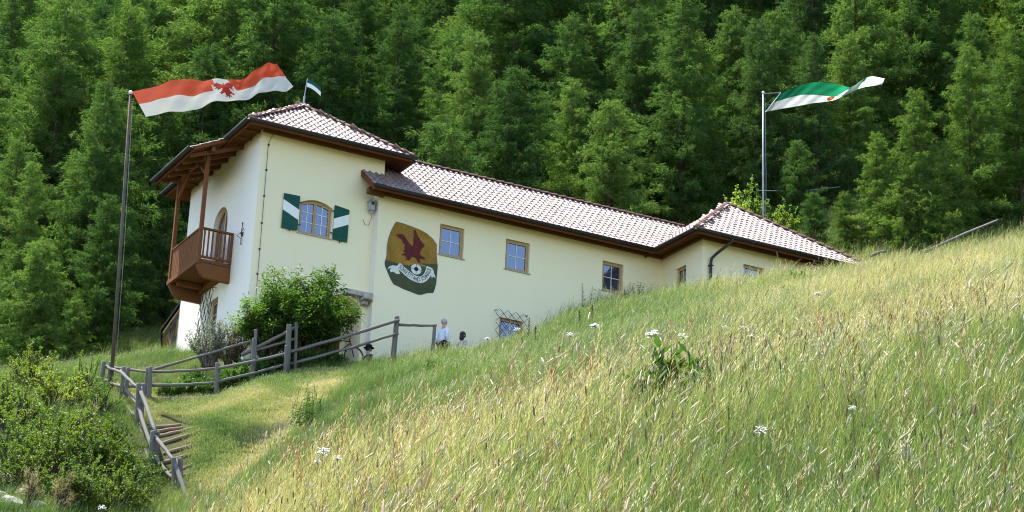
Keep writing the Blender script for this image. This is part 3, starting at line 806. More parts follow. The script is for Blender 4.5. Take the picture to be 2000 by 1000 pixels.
mb = MB(); mb.bar((-bd - .02, bv0 + .02, dz + .14), (-.003, bv0 + .02, dz + .14), .07, .06); bpart('bottom_rail', mb)
mb = MB(); mb.bar((-.05, bv0 + .02, dz + .05), (-.05, bv0 + .02, rz), .075, .075); bpart('end_post', mb)
for k in range(7):
    xx = -bd + .16 + k * (bd - .3) / 6
    for yy in (bv0 + .02, bv1 - .05):
        mb = MB(); mb.bar((xx, yy, dz + .16), (xx, yy, rz - .03), .055, .03, (0, 1, 0)); bpart('baluster', mb, bev=.003)
for k in range(16):                                      # boarded long side
    yy = bv0 + .1 + k * (bv1 - bv0 - .2) / 16
    mb = MB(); mb.box((-bd + .0, yy + .014, dz + .06), (-bd + .03, yy + (bv1 - bv0 - .2) / 16 - .014, rz - .03)); bpart('baluster_board', mb, bev=.003)

# iron lattice grilles ------------------------------------------------------
def lattice(fr, a0, a1, z0, z1, n, slant, name='window_grille'):
    g = empty(name, (0, 0, 0), 0, house)
    w, h = a1 - a0, z1 - z0; step = w / n; nd = int(h / (step * slant)) + 1
    def bars(sgn):
        for k in range(-nd, n + nd):
            p = []
            for t in np.linspace(0, 1, 40):
                z = z0 + h * t; a = a0 + step * k + sgn * (z - z0) / slant
                if a0 - 1e-6 <= a <= a1 + 1e-6: p.append((a, z))
            if len(p) > 2:
                mb = MB(); mb.bar(fr(p[0][0], .12 + (.012 if sgn > 0 else 0), p[0][1]), fr(p[-1][0], .12 + (.012 if sgn > 0 else 0), p[-1][1]), .018, .012); mb.build('bar', MAT['iron'], g)
    bars(1); bars(-1)
    for (a, z) in ((a0 + .02, z1 - .05), (a1 - .02, z1 - .03), (a0 + .02, z0 + .1), (a1 - .02, z0 + .1)):
        mb = MB(); mb.bar(fr(a, -.01, z), fr(a, .13, z), .02, .02); mb.build('bracket', MAT['iron'], g)
lattice(FL, -4.35, -3.05, 1.25, 3.1, 4, 1.7)
lattice(FWG, 8.72, 9.98, 1.7, 3.1, 4, 1.0)

# wrought-iron bracket on the tower's side, lightning wire, lamp -------------
mb = MB(); mb.tube([FL(-1.0, .05, 4.02), FL(-1.0, .06, 4.4), FL(-1.0, .05, 4.72)], .014, 6); mb.tube([FL(-1.12, .05, 4.44), FL(-1.0, .1, 4.36), FL(-.86, .05, 4.52)], .014, 6)
mb.tube([FL(-1.1, .06, 4.42), FL(-1.04, .2, 4.3), FL(-1.0, .06, 4.2)], .01, 6)
mb.tube([FL(-1.04, .05, 4.74), FL(-1.0, .06, 4.77), FL(-.97, .05, 4.72)], .012, 6); mb.tube([FL(-1.05, .05, 4.05), FL(-1.0, .07, 3.99), FL(-.96, .05, 4.05)], .012, 6)
mb.box((-1.03, 0, 4.3), (-.97, .05, 4.42), 0, FL); mb.build('wall_bracket', MAT['iron'], house, True)
mb = MB(); mb.tube([FT(.38, .03, 7.72), FT(.22, .03, 7.28), FT(.235, .03, 5), FT(.25, .03, 2), FT(.25, .03, -.2)], .008, 6); lw = mb.build('lightning_wire', MAT['iron'], house)
for z in (7.26, 6.36, 5.45, 4.5, 3.6, 2.75):
    mb = MB(); mb.box((.205, 0, z - .025), (.26, .045, z + .025), 0, FT); mb.build('wire_clip', MAT['iron'], lw)
mb = MB(); mb.box((3.93, .06, 5.72), (4.11, .26, 6.02), 0, FT); mb.box((3.9, .04, 6.02), (4.14, .3, 6.07), 0, FT); mb.tube([FT(4.02, 0, 6.1), FT(4.02, .16, 6.14), FT(4.02, .16, 6.05)], .015, 6); mb.box((3.98, .12, 5.62), (4.06, .2, 5.72), 0, FT)
lm = mb.build('wall_lamp', MAT['steel_pole'], house, bevel=.01)
mb = MB(); mb.box((3.97, .262, 5.9), (4.07, .28, 6.0), 0, FT); mb.build('lens', MAT['iron'], lm)
mb = MB(); mb.tube([FT(4.08, .1, 5.72), FT(4.1, .05, 5.5), FT(4.02, .03, 5.25), FT(3.88, .03, 5.22), FT(3.8, .03, 5.4)], .006, 5); mb.build('cable', MAT['iron'], lm)

# painted emblem -------------------------------------------------------------
mur = empty('wall_emblem', (0, 0, 0), 0, house)
MX0, MY0, MZ0 = 4.5, 0, 2.98
PX = lambda x, y: (4.535 + (x - 62) / 616 * 1.965, 5.43 - (y - 88) / 812 * 2.39)      # sketch grid of the emblem -> wall
def mur_poly(nm, pts, mat, lift, raw=False):
    P = [FWG(*((lambda q: (q[0], lift, q[1]))(PX(*p) if not raw else p))) for p in pts]
    mb = MB(); n = len(P); mb.add(P, [tuple(range(n))]); o = mb.build(nm, MAT[mat], mur)
    bm = bmesh.new(); bm.from_mesh(o.data); bmesh.ops.triangulate(bm, faces=bm.faces, ngon_method='EAR_CLIP'); bm.to_mesh(o.data); bm.free(); return o
outline = [(165, 90), (240, 90), (330, 102), (450, 122), (530, 150), (600, 195), (650, 255), (654, 380), (664, 440), (675, 520), (672, 600), (668, 720), (655, 790), (640, 838), (560, 860), (510, 888), (470, 897), (400, 885), (300, 868), (180, 835), (140, 780), (110, 720), (70, 640), (64, 600), (80, 520), (76, 400), (92, 290), (110, 220), (140, 140)]
cxm, cym = 370, 490
mur_poly('border', [(cxm + (x - cxm) * 1.045, cym + (y - cym) * 1.03) for x, y in outline], 'plaster_white', .004)
mur_poly('edge_line', [(cxm + (x - cxm) * 1.012, cym + (y - cym) * 1.01) for x, y in outline], 'mural_edge', .007)
mur_poly('field', outline, 'mural_ochre', .010)
mur_poly('hill', [(675, 520), (664, 488), (600, 500), (480, 520), (370, 560), (280, 585), (200, 580), (140, 578), (76, 565), (64, 600), (70, 640), (110, 720), (140, 780), (180, 835), (300, 868), (400, 885), (470, 897), (510, 888), (560, 860), (640, 838), (655, 790), (668, 720), (672, 600)], 'mural_green', .013)
mur_poly('eagle', [(165, 245), (190, 236), (200, 225), (222, 228), (238, 214), (265, 232), (290, 262), (325, 305), (372, 338), (376, 290), (372, 250), (376, 200), (370, 155), (388, 127), (405, 160), (430, 205), (470, 258), (515, 300), (495, 325), (475, 350), (462, 385), (460, 415), (480, 430), (525, 445), (520, 465), (470, 472), (455, 478), (475, 515), (448, 522), (425, 490), (400, 465), (375, 465), (355, 490), (345, 520), (318, 512), (295, 528), (308, 490), (280, 472), (238, 476), (262, 452), (285, 440), (264, 420), (280, 395), (275, 365), (285, 345), (250, 318), (245, 290), (205, 278)], 'mural_eagle', .016)
mur_poly('twig', [(270, 555), (300, 530), (345, 520), (360, 545), (400, 535), (450, 530), (530, 535), (535, 550), (470, 556), (380, 560), (340, 580), (285, 578)], 'mural_twig', .019)
mur_poly('ribbon_tail', [(95, 680), (115, 640), (150, 618), (200, 615), (215, 640), (245, 700), (205, 710), (165, 690), (135, 705), (125, 680), (140, 655), (110, 665)], 'mural_white', .019)
mur_poly('ribbon_tail', [(590, 600), (610, 575), (630, 572), (636, 605), (662, 662), (628, 645), (615, 675), (605, 640)], 'mural_white', .0195)
# ribbon: lower arc of an ellipse with lettering along it
def rib(t): # t 0..1 -> centre point and tangent
    pts = np.array([(213, 600), (260, 632), (320, 672), (380, 705), (440, 722), (495, 715), (540, 675), (568, 615), (583, 545)], float)
    s = t * (len(pts) - 1); i = min(int(s), len(pts) - 2); f = s - i
    p0, p1, p2, p3 = pts[max(i - 1, 0)], pts[i], pts[i + 1], pts[min(i + 2, len(pts) - 1)]
    c = .5 * ((2 * p1) + (-p0 + p2) * f + (2 * p0 - 5 * p1 + 4 * p2 - p3) * f * f + (-p0 + 3 * p1 - 3 * p2 + p3) * f ** 3)
    d = .5 * ((-p0 + p2) + 2 * (2 * p0 - 5 * p1 + 4 * p2 - p3) * f + 3 * (-p0 + 3 * p1 - 3 * p2 + p3) * f * f)
    return c, d / np.linalg.norm(d)
top, bot = [], []
for k in range(25):
    c, d = rib(k / 24); nn = np.array((d[1], -d[0])); top.append(tuple(c + nn * 37)); bot.append(tuple(c - nn * 37))
mur_poly('ribbon', top + bot[::-1], 'mural_white', .022)
circ = lambda cx, cy, r, n=28: [(cx + r * math.cos(2 * math.pi * k / n), cy + r * math.sin(2 * math.pi * k / n)) for k in range(n)]
mur_poly('target_ring', circ(426, 605, 66), 'mural_edge', .0245); mur_poly('target_disc', circ(426, 605, 62), 'mural_white', .026)
mur_poly('target_line', [(362, 602), (490, 602), (490, 607), (362, 607)], 'mural_green', .0275); mur_poly('target_line', [(424, 540), (429, 540), (429, 668), (424, 668)], 'mural_green', .0285)
mur_poly('target_centre', circ(426, 603, 25), 'mural_black', .030)
txt = 'SCHIESSTAND-SCHNALS'
_tt = np.linspace(0, 1, 200); _pp = np.array([rib(t)[0] for t in _tt]); _len = np.concatenate([[0], np.cumsum(np.linalg.norm(np.diff(_pp, axis=0), axis=1))]); _len /= _len[-1]
_wd = np.array([.55 if c in 'I-' else 1.12 if c in 'HNA' else 1.0 for c in txt]); _ct = (np.cumsum(_wd) - _wd / 2) / _wd.sum()
V, Fc = [], []
for k, ch in enumerate(txt):
    c, d = rib(float(np.interp(.035 + .93 * _ct[k], _len, _tt)))
    cu = bpy.data.curves.new('letter', 'FONT'); cu.body = ch; cu.align_x = 'CENTER'; cu.align_y = 'CENTER'; cu.size = .225; cu.offset = .002
    tmp = bpy.data.objects.new('letter', cu); COL.objects.link(tmp)
    dg = bpy.context.evaluated_depsgraph_get(); me = tmp.evaluated_get(dg).to_mesh()
    ax = np.array((d[0] / 616 * 1.965, -d[1] / 812 * 2.39)); ax /= np.linalg.norm(ax); ay = np.array((-ax[1], ax[0]))
    pc = np.array(PX(*c)); b = len(V)
    for v in me.vertices:
        q = pc + ax * v.co.x * .56 + ay * v.co.y * .98; V.append(FWG(q[0], .0245, q[1]))
    for p in me.polygons: Fc.append(tuple(b + i for i in p.vertices))
    tmp.evaluated_get(dg).to_mesh_clear(); bpy.data.objects.remove(tmp); bpy.data.curves.remove(cu)
mb = MB(); mb.add(V, Fc); mb.build('lettering', MAT['mural_black'], mur)

# pennant on the tower roof --------------------------------------------------
pn = empty('roof_pennant', (xr, y0 + hw, zr))
tag(pn, 'small green and white metal pennant on a rod at the peak of the tower roof', 'pennant')
mb = MB(); mb.tube([(0, 0, 0), (.02, 0, .55), (.07, .0, 1.12)], .016, 6); mb.build('rod', MAT['steel_pole'], pn)
mb = MB(); mb.tube([(0, 0, -.02), (.01, 0, .42)], .035, 8); mb.build('socket', MAT['steel_pole'], pn)
ang = .35; ca, sa = math.cos(ang), math.sin(ang)
for nm, q0, q1, mt in (('green_stripe', 0, 1, 'shutter_green'), ('white_stripe', 1, 2, 'paint_white')):
    mb = MB(); pts = []
    n = 6
    for k in range(n):
        for kk in (0, 1):
            pass
    def zz(a, b): return 1.10 - b * .15 - a * .30 * (1 - .25 * b) ** 0 * (a ** .6)
    for k in range(n):
        a, b = k / n, (k + 1) / n
        L = .5
        P = [(.07 + a * L * ca, a * L * -sa, zz(a, q1)), (.07 + b * L * ca, b * L * -sa, zz(b, q1)), (.07 + b * L * ca, b * L * -sa, zz(b, q0)), (.07 + a * L * ca, a * L * -sa, zz(a, q0))]
        mb.prism(P, (.006 * sa, .006, 0))
    mb.build(nm, MAT[mt], pn)
# ------------------------------------------------------------------ lean-to behind the house
sh = empty('lean_to_shed', (-.3, 8.6, 0)); tag(sh, 'small lean-to with grey roof edge and wooden underside at far left behind the tower', 'shed')
S0 = np.array((-.3, 8.6, 0))
def shp(nm, mbx, mat, bev=.008): o = mbx.build(nm, MAT[mat], sh, bevel=bev); o.location = (-S0).tolist(); return o
P0, P1 = at(315, 640, 73.2), at(352, 588, 73.2)
e_ = unit(P1 - P0); back = np.array((.35, 1.0, .0)) * 2.4
mb = MB(); P1b = P1 + e_ * 1.2
mb.prism([P0, P1b, P1b + back, P0 + back], (0, 0, -.10)); shp('roof', mb, 'gutter_metal')
mb = MB(); mb.prism([P0 + (0.08, .02, -.11), P1b + (0.08, .02, -.11), P1b + back + (0.08, -.05, -.11), P0 + back + (.08, -.05, -.11)], (0, 0, -.10)); shp('soffit', mb, 'wood_frame')
mb = MB(); mb.prism([P0 + (.1, 0, -.3), P1b + (.1, 0, -.3), P1b + (.1, .06, -.3), P0 + (.1, .06, -.3)], (0, 0, -.16)); shp('edge_beam', mb, 'gutter_metal')
pb = at(338, 640, 73.3)
for dx, dy in ((0, 0), (back[0] * .9, back[1] * .9)):
    mb = MB(); q = pb + (dx, dy, 0); mb.bar((q[0], q[1], gz(q[0], q[1]) - .2), (q[0], q[1], pb[2] + .25), .15, .15); shp('post', mb, 'wood_grey')
mb = MB(); q = pb + (.05, .1, 0); mb.box((q[0] - .12, q[1] - .1, gz(q[0], q[1]) - .3), (q[0] + .35, q[1] + 2.2, pb[2] - .9)); shp('stone_base', mb, 'stone', .03)

# ------------------------------------------------------------------ flags
def pip(px, py, poly):
    ins = np.zeros(px.shape, bool); n = len(poly)
    for i in range(n):
        x1_, y1_ = poly[i]; x2_, y2_ = poly[(i + 1) % n]
        c = ((y1_ > py) != (y2_ > py)) & (px < (x2_ - x1_) * (py - y1_) / (y2_ - y1_ + 1e-12) + x1_); ins ^= c
    return ins
def flag_cloth(cols, colour, mats, na=150, nb=48, ripple=.06):
    """cols: list of (a, top point, bottom point) in metres; smooth sheet with ripples, given a real thickness"""
    aa = np.array([c[0] for c in cols]); T = np.array([c[1] for c in cols]); B = np.array([c[2] for c in cols])
    def interp(P, t):
        i = np.clip(np.searchsorted(aa, t) - 1, 0, len(aa) - 2); f = ((t - aa[i]) / (aa[i + 1] - aa[i]))[:, None]
        m = np.gradient(P, aa, axis=0); h = (aa[i + 1] - aa[i])[:, None]
        return (2 * f ** 3 - 3 * f ** 2 + 1) * P[i] + (f ** 3 - 2 * f ** 2 + f) * h * m[i] + (-2 * f ** 3 + 3 * f ** 2) * P[i + 1] + (f ** 3 - f ** 2) * h * m[i + 1]
    ta = np.linspace(0, 1, na + 1); tb = np.linspace(0, 1, nb + 1)
    Tt, Bb = interp(T, ta), interp(B, ta)
    G = Tt[:, None] * (1 - tb)[None, :, None] + Bb[:, None] * tb[None, :, None]
    nrm = unit(np.cross(T[-1] - T[0], B[0] - T[0]))
    ph = 2 * np.pi * (ta[:, None] * 3.1 + tb[None] * .35)
    amp = ripple * np.minimum(1, ta[:, None] * 3)
    G = G + nrm * (np.sin(ph) * amp + .4 * amp * np.sin(2.3 * ph + 1.3 + 4 * tb[None]) + .35 * amp * np.abs(np.sin(11 * ta[:, None] + 5 * tb[None] + 2 * np.sin(6 * ta[:, None]))) * np.sin(17 * ta[:, None] - 9 * tb[None]))[..., None]
    V = np.concatenate([G.reshape(-1, 3), (G + nrm * .006).reshape(-1, 3)])
    idx = np.arange((na + 1) * (nb + 1)).reshape(na + 1, nb + 1)
    Q = np.stack([idx[:-1, :-1], idx[1:, :-1], idx[1:, 1:], idx[:-1, 1:]], -1).reshape(-1, 4)
    ca_, cb_ = np.meshgrid((ta[1:] + ta[:-1]) / 2, (tb[1:] + tb[:-1]) / 2, indexing='ij')
    mi = colour(ca_.ravel(), cb_.ravel())
    return np_mesh('cloth', V[:len(V) // 2], Q, mats, mi, True)
EAGLE = [(.5, .12), (.53, .2), (.52, .28), (.6, .2), (.7, .14), (.8, .2), (.86, .32), (.78, .36), (.84, .45), (.74, .45), (.77, .55), (.67, .52), (.62, .5), (.64, .62), (.74, .7), (.7, .78), (.6, .7), (.57, .74), (.6, .88), (.53, .82), (.5, .95),
         (.47, .82), (.4, .88), (.43, .74), (.4, .7), (.3, .78), (.26, .7), (.36, .62), (.38, .5), (.33, .52), (.23, .55), (.26, .45), (.16, .45), (.22, .36), (.14, .32), (.2, .2), (.3, .14), (.4, .2), (.48, .28), (.47, .2)]
def flagpole(name, foot, top, r0, r1, mat, label):
    f = empty(name, foot); tag(f, label, 'flagpole')
    d = np.array(top) - np.array(foot)
    mb = MB(); mb.tube([(0, 0, -.6), tuple(d * .5), tuple(d)], [r0, (r0 + r1) / 2, r1], 12); mb.build('pole', MAT[mat], f, True)
    bmx = bmesh.new(); bmesh.ops.create_uvsphere(bmx, u_segments=12, v_segments=8, radius=r1 * 1.7); me = bpy.data.meshes.new('finial'); bmx.to_mesh(me); bmx.free()
    me.materials.append(MAT['paint_white' if r1 > .03 else 'steel_pole']); o = link('finial', me, f); o.location = (d + np.array((0, 0, r1))).tolist()
    mb = MB(); mb.tube([tuple(d * .97 + np.array((.06, -.05, 0))), tuple(d * .5 + np.array((.09, -.07, 0))), tuple(d * .12 + np.array((.07, -.06, 0)))], .007, 5); mb.build('halyard', MAT['steel_pole'], f)
    for k in (.12, .97):
        mb = MB(); mb.bar(d * k, d * k + np.array((.08, -.06, 0)), .03, .02); mb.build('cleat', MAT['iron'], f)
    return f
# left: red over white with eagle
LD_ = 62.3
ft = at(255, 183, LD_); fb = at(223, 712, LD_ + .35); fb[0] = fb[0]; gz_ = gz(fb[0], fb[1])
foot = np.array((fb[0], fb[1], gz_)) 
flagpole('flagpole', foot, ft, .06, .038, 'rust_pole', 'tall brown flagpole behind the fence corner at left, flying the red and white flag')
cols = [(0, (258, 179, 0), (285, 228, -1.5)), (.2, (325, 163, .1), (343, 218, -1.3)), (.4, (388, 153, .2), (405, 207, -1.0)), (.53, (430, 156, .45), (450, 197, -.5)), (.63, (455, 158, .35), (480, 190, -.35)), (.8, (500, 135, .2), (525, 182, -.4)), (1, (540, 122, .4), (573, 169, -.2))]
cols3 = [(a, at(t[0], t[1], LD_ + t[2]), at(b[0], b[1], LD_ + b[2])) for a, t, b in cols]
def col_red(a, b):
    m = np.where(b < .5, 0, 1)
    m = np.where((np.abs(a - .535) < .055 + .02 * (b > .3)) & (b < .62), 1, m)
    m = np.where(pip((a - .44) / .19, (b - .06) / .88, EAGLE), 2, m)
    return m
fl = link('flag', flag_cloth(cols3, col_red, [MAT['flag_red'], MAT['flag_white'], MAT['flag_crest']]))
tag(fl, 'large red over white flag with a red eagle streaming from the left pole', 'flag')
# right: green over white
RD_ = 84.0
gt = at(1490.5, 182, RD_); gb = at(1489.5, 430, RD_ + 1.2); gb[2] = gz(gb[0], gb[1])
gb[0], gb[1] = gt[0] + .05, gt[1] + .05; gb[2] = gz(gb[0], gb[1])
flagpole('flagpole', gb, gt, .045, .034, 'steel_pole', 'slender grey steel flagpole behind the right end of the house')
cols = [(0, (1525, 182, 0), (1495, 218, -.4)), (.2, (1557, 169, .1), (1535, 211, -.3)), (.4, (1597, 160, .1), (1580, 203, -.2)), (.58, (1640, 166, .2), (1622, 197, -.1)), (.72, (1664, 169, .4), (1645, 189, .2)), (.85, (1694, 151, .3), (1682, 172, .3)), (1, (1728, 153, .5), (1723, 165, .4))]
cols3 = [(a, at(t[0], t[1], RD_ + t[2]), at(b[0], b[1], RD_ + b[2])) for a, t, b in cols]
def col_green(a, b):
    m = np.where(b < .5 + .25 * np.clip((a - .3) / .3, 0, 1), 0, 1)
    m = np.where(a > .60 + .12 * (1 - b), 4, m)
    m = np.where((a > .86) & (b < .7), 1, m)
    m = np.where((a > .82) & (a < .85) & (b < .4), 0, m)
    m = np.where(((a - .57) / .035) ** 2 + ((b - .84) / .13) ** 2 < 1, 2, m)
    m = np.where(((a - .57) / .012) ** 2 + ((b - .82) / .05) ** 2 < 1, 3, m)
    return m
fl = link('flag', flag_cloth(cols3, col_green, [MAT['flag_green'], MAT['flag_white'], MAT['flag_crest'], MAT['flag_gold'], MAT['flag_pale']], ripple=.012))
tag(fl, 'green over white flag with a small red crest streaming from the right pole', 'flag')
arm = empty('flag_boom', gt); tag(arm, 'thin boom and spreader rod holding the green and white flag to its pole', 'flag boom')
a0_, a1_ = at(1525, 181, RD_), at(1495, 219, RD_ - .4)
mb = MB(); mb.tube([(0, 0, -.02), tuple(a0_ - gt)], .012, 6); mb.build('boom', MAT['steel_pole'], arm)
mb = MB(); mb.tube([tuple(a0_ - gt), tuple(a1_ - gt)], .015, 6); mb.build('spreader_rod', MAT['paint_white'], arm)

# ------------------------------------------------------------------ fences
def rail_obj(name, a, b, r, par, base, mat='wood_grey', sag=.02, bow=None):
    a = np.array(a, float) - base; b = np.array(b, float) - base; n = 7; pts = []; rad = []
    off = np.array((random.uniform(-1, 1), random.uniform(-1, 1), 0)) * .025
    for k in range(n + 1):
        t = k / n; w = math.sin(math.pi * t)
        pts.append(a + (b - a) * t + off * w + K * (-sag * w) + np.array([random.gauss(0, .006) for _ in range(3)])); rad.append(r * (1.12 - .22 * t) * random.uniform(.94, 1.06))
    mb = MB(); rad = [q * .82 for q in rad]; mb.tube(pts, rad, 8, jit=.12); return mb.build(name, MAT[mat], par, True)
def post_obj(foot, top, r, par, base, mat='wood_grey'):
    foot = np.array(foot, float); foot[2] = min(foot[2], gz(foot[0], foot[1]) + .15)
    f = foot - base; t = np.array(top, float) - base
    r = r * .85; mb = MB(); mb.tube([f - K * .35, f + (t - f) * .4, f + (t - f) * .97, t], [r * 1.08, r, r * .96, r * .78], 9, jit=.1); return mb.build('post', MAT[mat], par, True)
def fence(label, posts, rails, pair=None, name='rail_fence'):
    base = np.array(posts[0][0], float); f = empty(name, base.tolist()); tag(f, label, 'fence', 'weathered rail fences beside the house')
    for (ft_, tp, r) in posts: post_obj(ft_, tp, r, f, base)
    for (a, b, r) in rails: rail_obj('rail', a, b, r, f, base)
    return f
def pp(x, y, d): return at(x, y, d)
# stair fence: pairs of posts clasping three rails, running down beside the steps
dA, dB, dC, dD, dE, dG = 62.6, 60.8, 58.6, 55.8, 53.9, 52.6
def pair(xt, yt, xb, yb, d, dx, dd, r=.075): return [(pp(xb, yb, d), pp(xt, yt, d), r), (pp(xb + dx, yb - 2, d + dd), pp(xt + dx, yt + 1, d + dd), r)]
posts = pair(203, 705, 198, 752, dA, 14, .25, .085) + pair(242, 716, 236, 780, dB, 9, .28) + pair(271, 748, 267, 836, dC, 8, .3, .085) + pair(299, 841, 292, 926, dD, 9, .3, .085) + pair(339, 893, 341, 975, dE, 13, .3, .08)
rails = []
for (x_, y_, d_, X_, Y_, D_, r) in ((207, 716, dA, 240, 728, dB, .055), (205, 743, dA, 238, 755, dB, .055), (236, 725, dB, 272, 758, dC, .06), (243, 757, dB, 270, 790, dC, .06), (242, 786, dB, 263, 812, dC, .06),
                                    (273, 757, dC, 304, 846, dD, .068), (269, 790, dC, 300, 885, dD, .068), (270, 826, dC, 292, 905, dD, .068), (301, 852, dD, 340, 900, dE, .062), (300, 890, dD, 338, 936, dE, .062), (297, 924, dD, 338, 968, dE, .06),
                                    (340, 897, dE, 370, 985, dG, .075), (345, 935, dE, 380, 1010, dG, .07)):
    rails.append((pp(x_, y_, d_ + .14), pp(X_, Y_, D_ + .14), r))
fence('weathered fence of doubled posts running steeply downhill beside the log steps', posts, rails)
# level fence along the lawn
dF = 61.2
posts = pair(294, 716, 291, 793, dF, -5, .3) + pair(424, 708, 421, 783, dF, 3, .3, .065) + [(pp(491, 753, 62), pp(496, 660, 62), .06), (pp(557, 734, 62), pp(560, 674, 62), .07)]
rails = []
for (x_, y_, X_, Y_, d1, d2) in ((218, 716, 295, 727, 62.8, dF), (206, 752, 295, 754, 62.6, dF), (297, 726, 423, 720, dF, dF), (296, 752, 421, 747, dF, dF), (296, 778, 421, 774, dF, dF), (424, 720, 560, 690, dF, 62), (423, 746, 560, 711, dF, 62), (422, 774, 540, 741, dF, 62)):
    rails.append((pp(x_, y_, d1 + .15), pp(X_, Y_, d2 + .15), .052))
fence('weathered three-rail fence running level along the mown grass to the fence corner', posts, rails)
# ramp hand-rail in front of the shrub
posts = [(pp(497, 725, 62.6), pp(500, 643, 62.6), .055), (pp(560, 735, 62.5), pp(565, 633, 62.5), .10), (pp(577, 716, 62.7), pp(579, 629, 62.7), .06)]
rails = [(pp(300, 721, 62.9), pp(500, 663, 62.75), .05), (pp(472, 693, 62.8), pp(582, 636, 62.7), .06), (pp(476, 690, 62.8), pp(579, 661, 62.7), .05), (pp(440, 719, 62.7), pp(579, 684, 62.6), .055)]
fence('weathered hand-rail climbing in front of the leafy shrub below the tower', posts, rails)
# upper fence in front of the wing
dU, dV, dW = 62.6, 63.4, 63.8
posts = [(pp(768, 695, dV), pp(775.5, 617, dV), .095), (pp(845, 682, dW), pp(849, 634, dW), .07)]
rails = [(pp(560, 690, dU), pp(780, 625, dV - .1), .06), (pp(562, 712, dU), pp(778, 651, dV - .1), .052), (pp(776, 633, dV), pp(853, 635, dW), .055)]
fence('weathered two-rail fence rising to a stout post in front of the long wing', posts, rails)
# far rail among the trunks at left
def far_fence():
    pts = [at(x, 652 - (x - 20) * .012, 84) for x in (-40, 20, 80, 140, 200, 260)]
    base = pts[0]; f = empty('rail_fence', base.tolist()); tag(f, 'pale single-rail fence far back among the tree trunks at left', 'fence')
    for a, b in zip(pts[:-1], pts[1:]): rail_obj('rail', a, b, .045, f, base, 'bark_grey', 0)
    for a in pts: post_obj((a[0], a[1], min(gz(a[0], a[1]), a[2] - .7)), a + K * .1, .05, f, base, 'bark_grey')
far_fence()
# poles lying on the slope at upper right
for (p, q, lb) in (((1806, 492, 82), (1953, 428, 86), 'long grey pole lying slanted on the grassy slope at upper right'), ((1700, 500, 80), (1732, 490, 80.5), 'short grey pole end showing above the grass right of the roof')):
    A1, B1 = on_canopy(p[0], p[1], .75, 62., 100.), on_canopy(q[0], q[1], .9, 62., 100.); mb = MB(); mb.tube([(0, 0, 0), tuple((B1 - A1) * .5 + K * .03), tuple(B1 - A1)], [.045, .042, .036], 8, jit=.1)
    o = mb.build('wooden_pole', MAT['wood_grey'], None, True); o.location = A1.tolist(); tag(o, lb, 'pole')
# cable behind the end block
A1, B1 = at(1480, 372, 86), at(1640, 365, 88); mb = MB(); mb.tube([A1, (A1 + B1) / 2 - K * .12, B1], .018, 6); o = mb.build('cable', MAT['steel_pole'], None, True); tag(o, 'thin pale cable strung behind the right flagpole in front of the trees', 'cable')
# ------------------------------------------------------------------ log steps
st = empty('log_steps', at(340, 860, 57).tolist()); tag(st, 'flight of rough log steps cut into the grass beside the downhill fence', 'steps'); sb = np.array(st.location)
for (xa_, xb_, y_, d_) in ((286, 350, 822, 58.3), (303, 354, 836, 57.9), (308, 388, 847, 57.5), (312, 390, 862, 57.0), (320, 372, 881, 56.4), (312, 372, 897, 55.9), (322, 376, 912, 55.3), (330, 380, 930, 54.8)):
    a, b = at(xa_, y_, d_), at(xb_ + 4, y_ + 2, d_ - .1); a[2] = gz(a[0], a[1]) + .02; b[2] = gz(b[0], b[1]) + .02
    rail_obj('step_log', a, b, .06, st, sb, 'wood_log', -.01)

# ------------------------------------------------------------------ people
def skin_obj(name, joints, edges, radii, mat, parent=None, root=0, sub=2):
    me = bpy.data.meshes.new(name); me.from_pydata([tuple(j) for j in joints], edges, [])
    me.materials.append(mat); o = link(name, me, parent)
    sk = o.modifiers.new('skin', 'SKIN'); sk.use_smooth_shade = True; sk.branch_smoothing = .6
    if not me.skin_vertices: me.attributes.new('skin_data', 'FLOAT', 'POINT') if False else None
    lay = me.skin_vertices[0].data if me.skin_vertices else None
    if lay is None:
        bmx = bmesh.new(); bmx.from_mesh(me); bmx.verts.layers.skin.verify(); bmx.to_mesh(me); bmx.free(); lay = me.skin_vertices[0].data
    for i, r in enumerate(radii):
        rr_ = r if hasattr(r, '__len__') else (r, r); lay[i].radius = rr_; lay[i].use_root = (i == root)
    sb_ = o.modifiers.new('sub', 'SUBSURF'); sb_.levels = sub; sb_.render_levels = sub
    return o
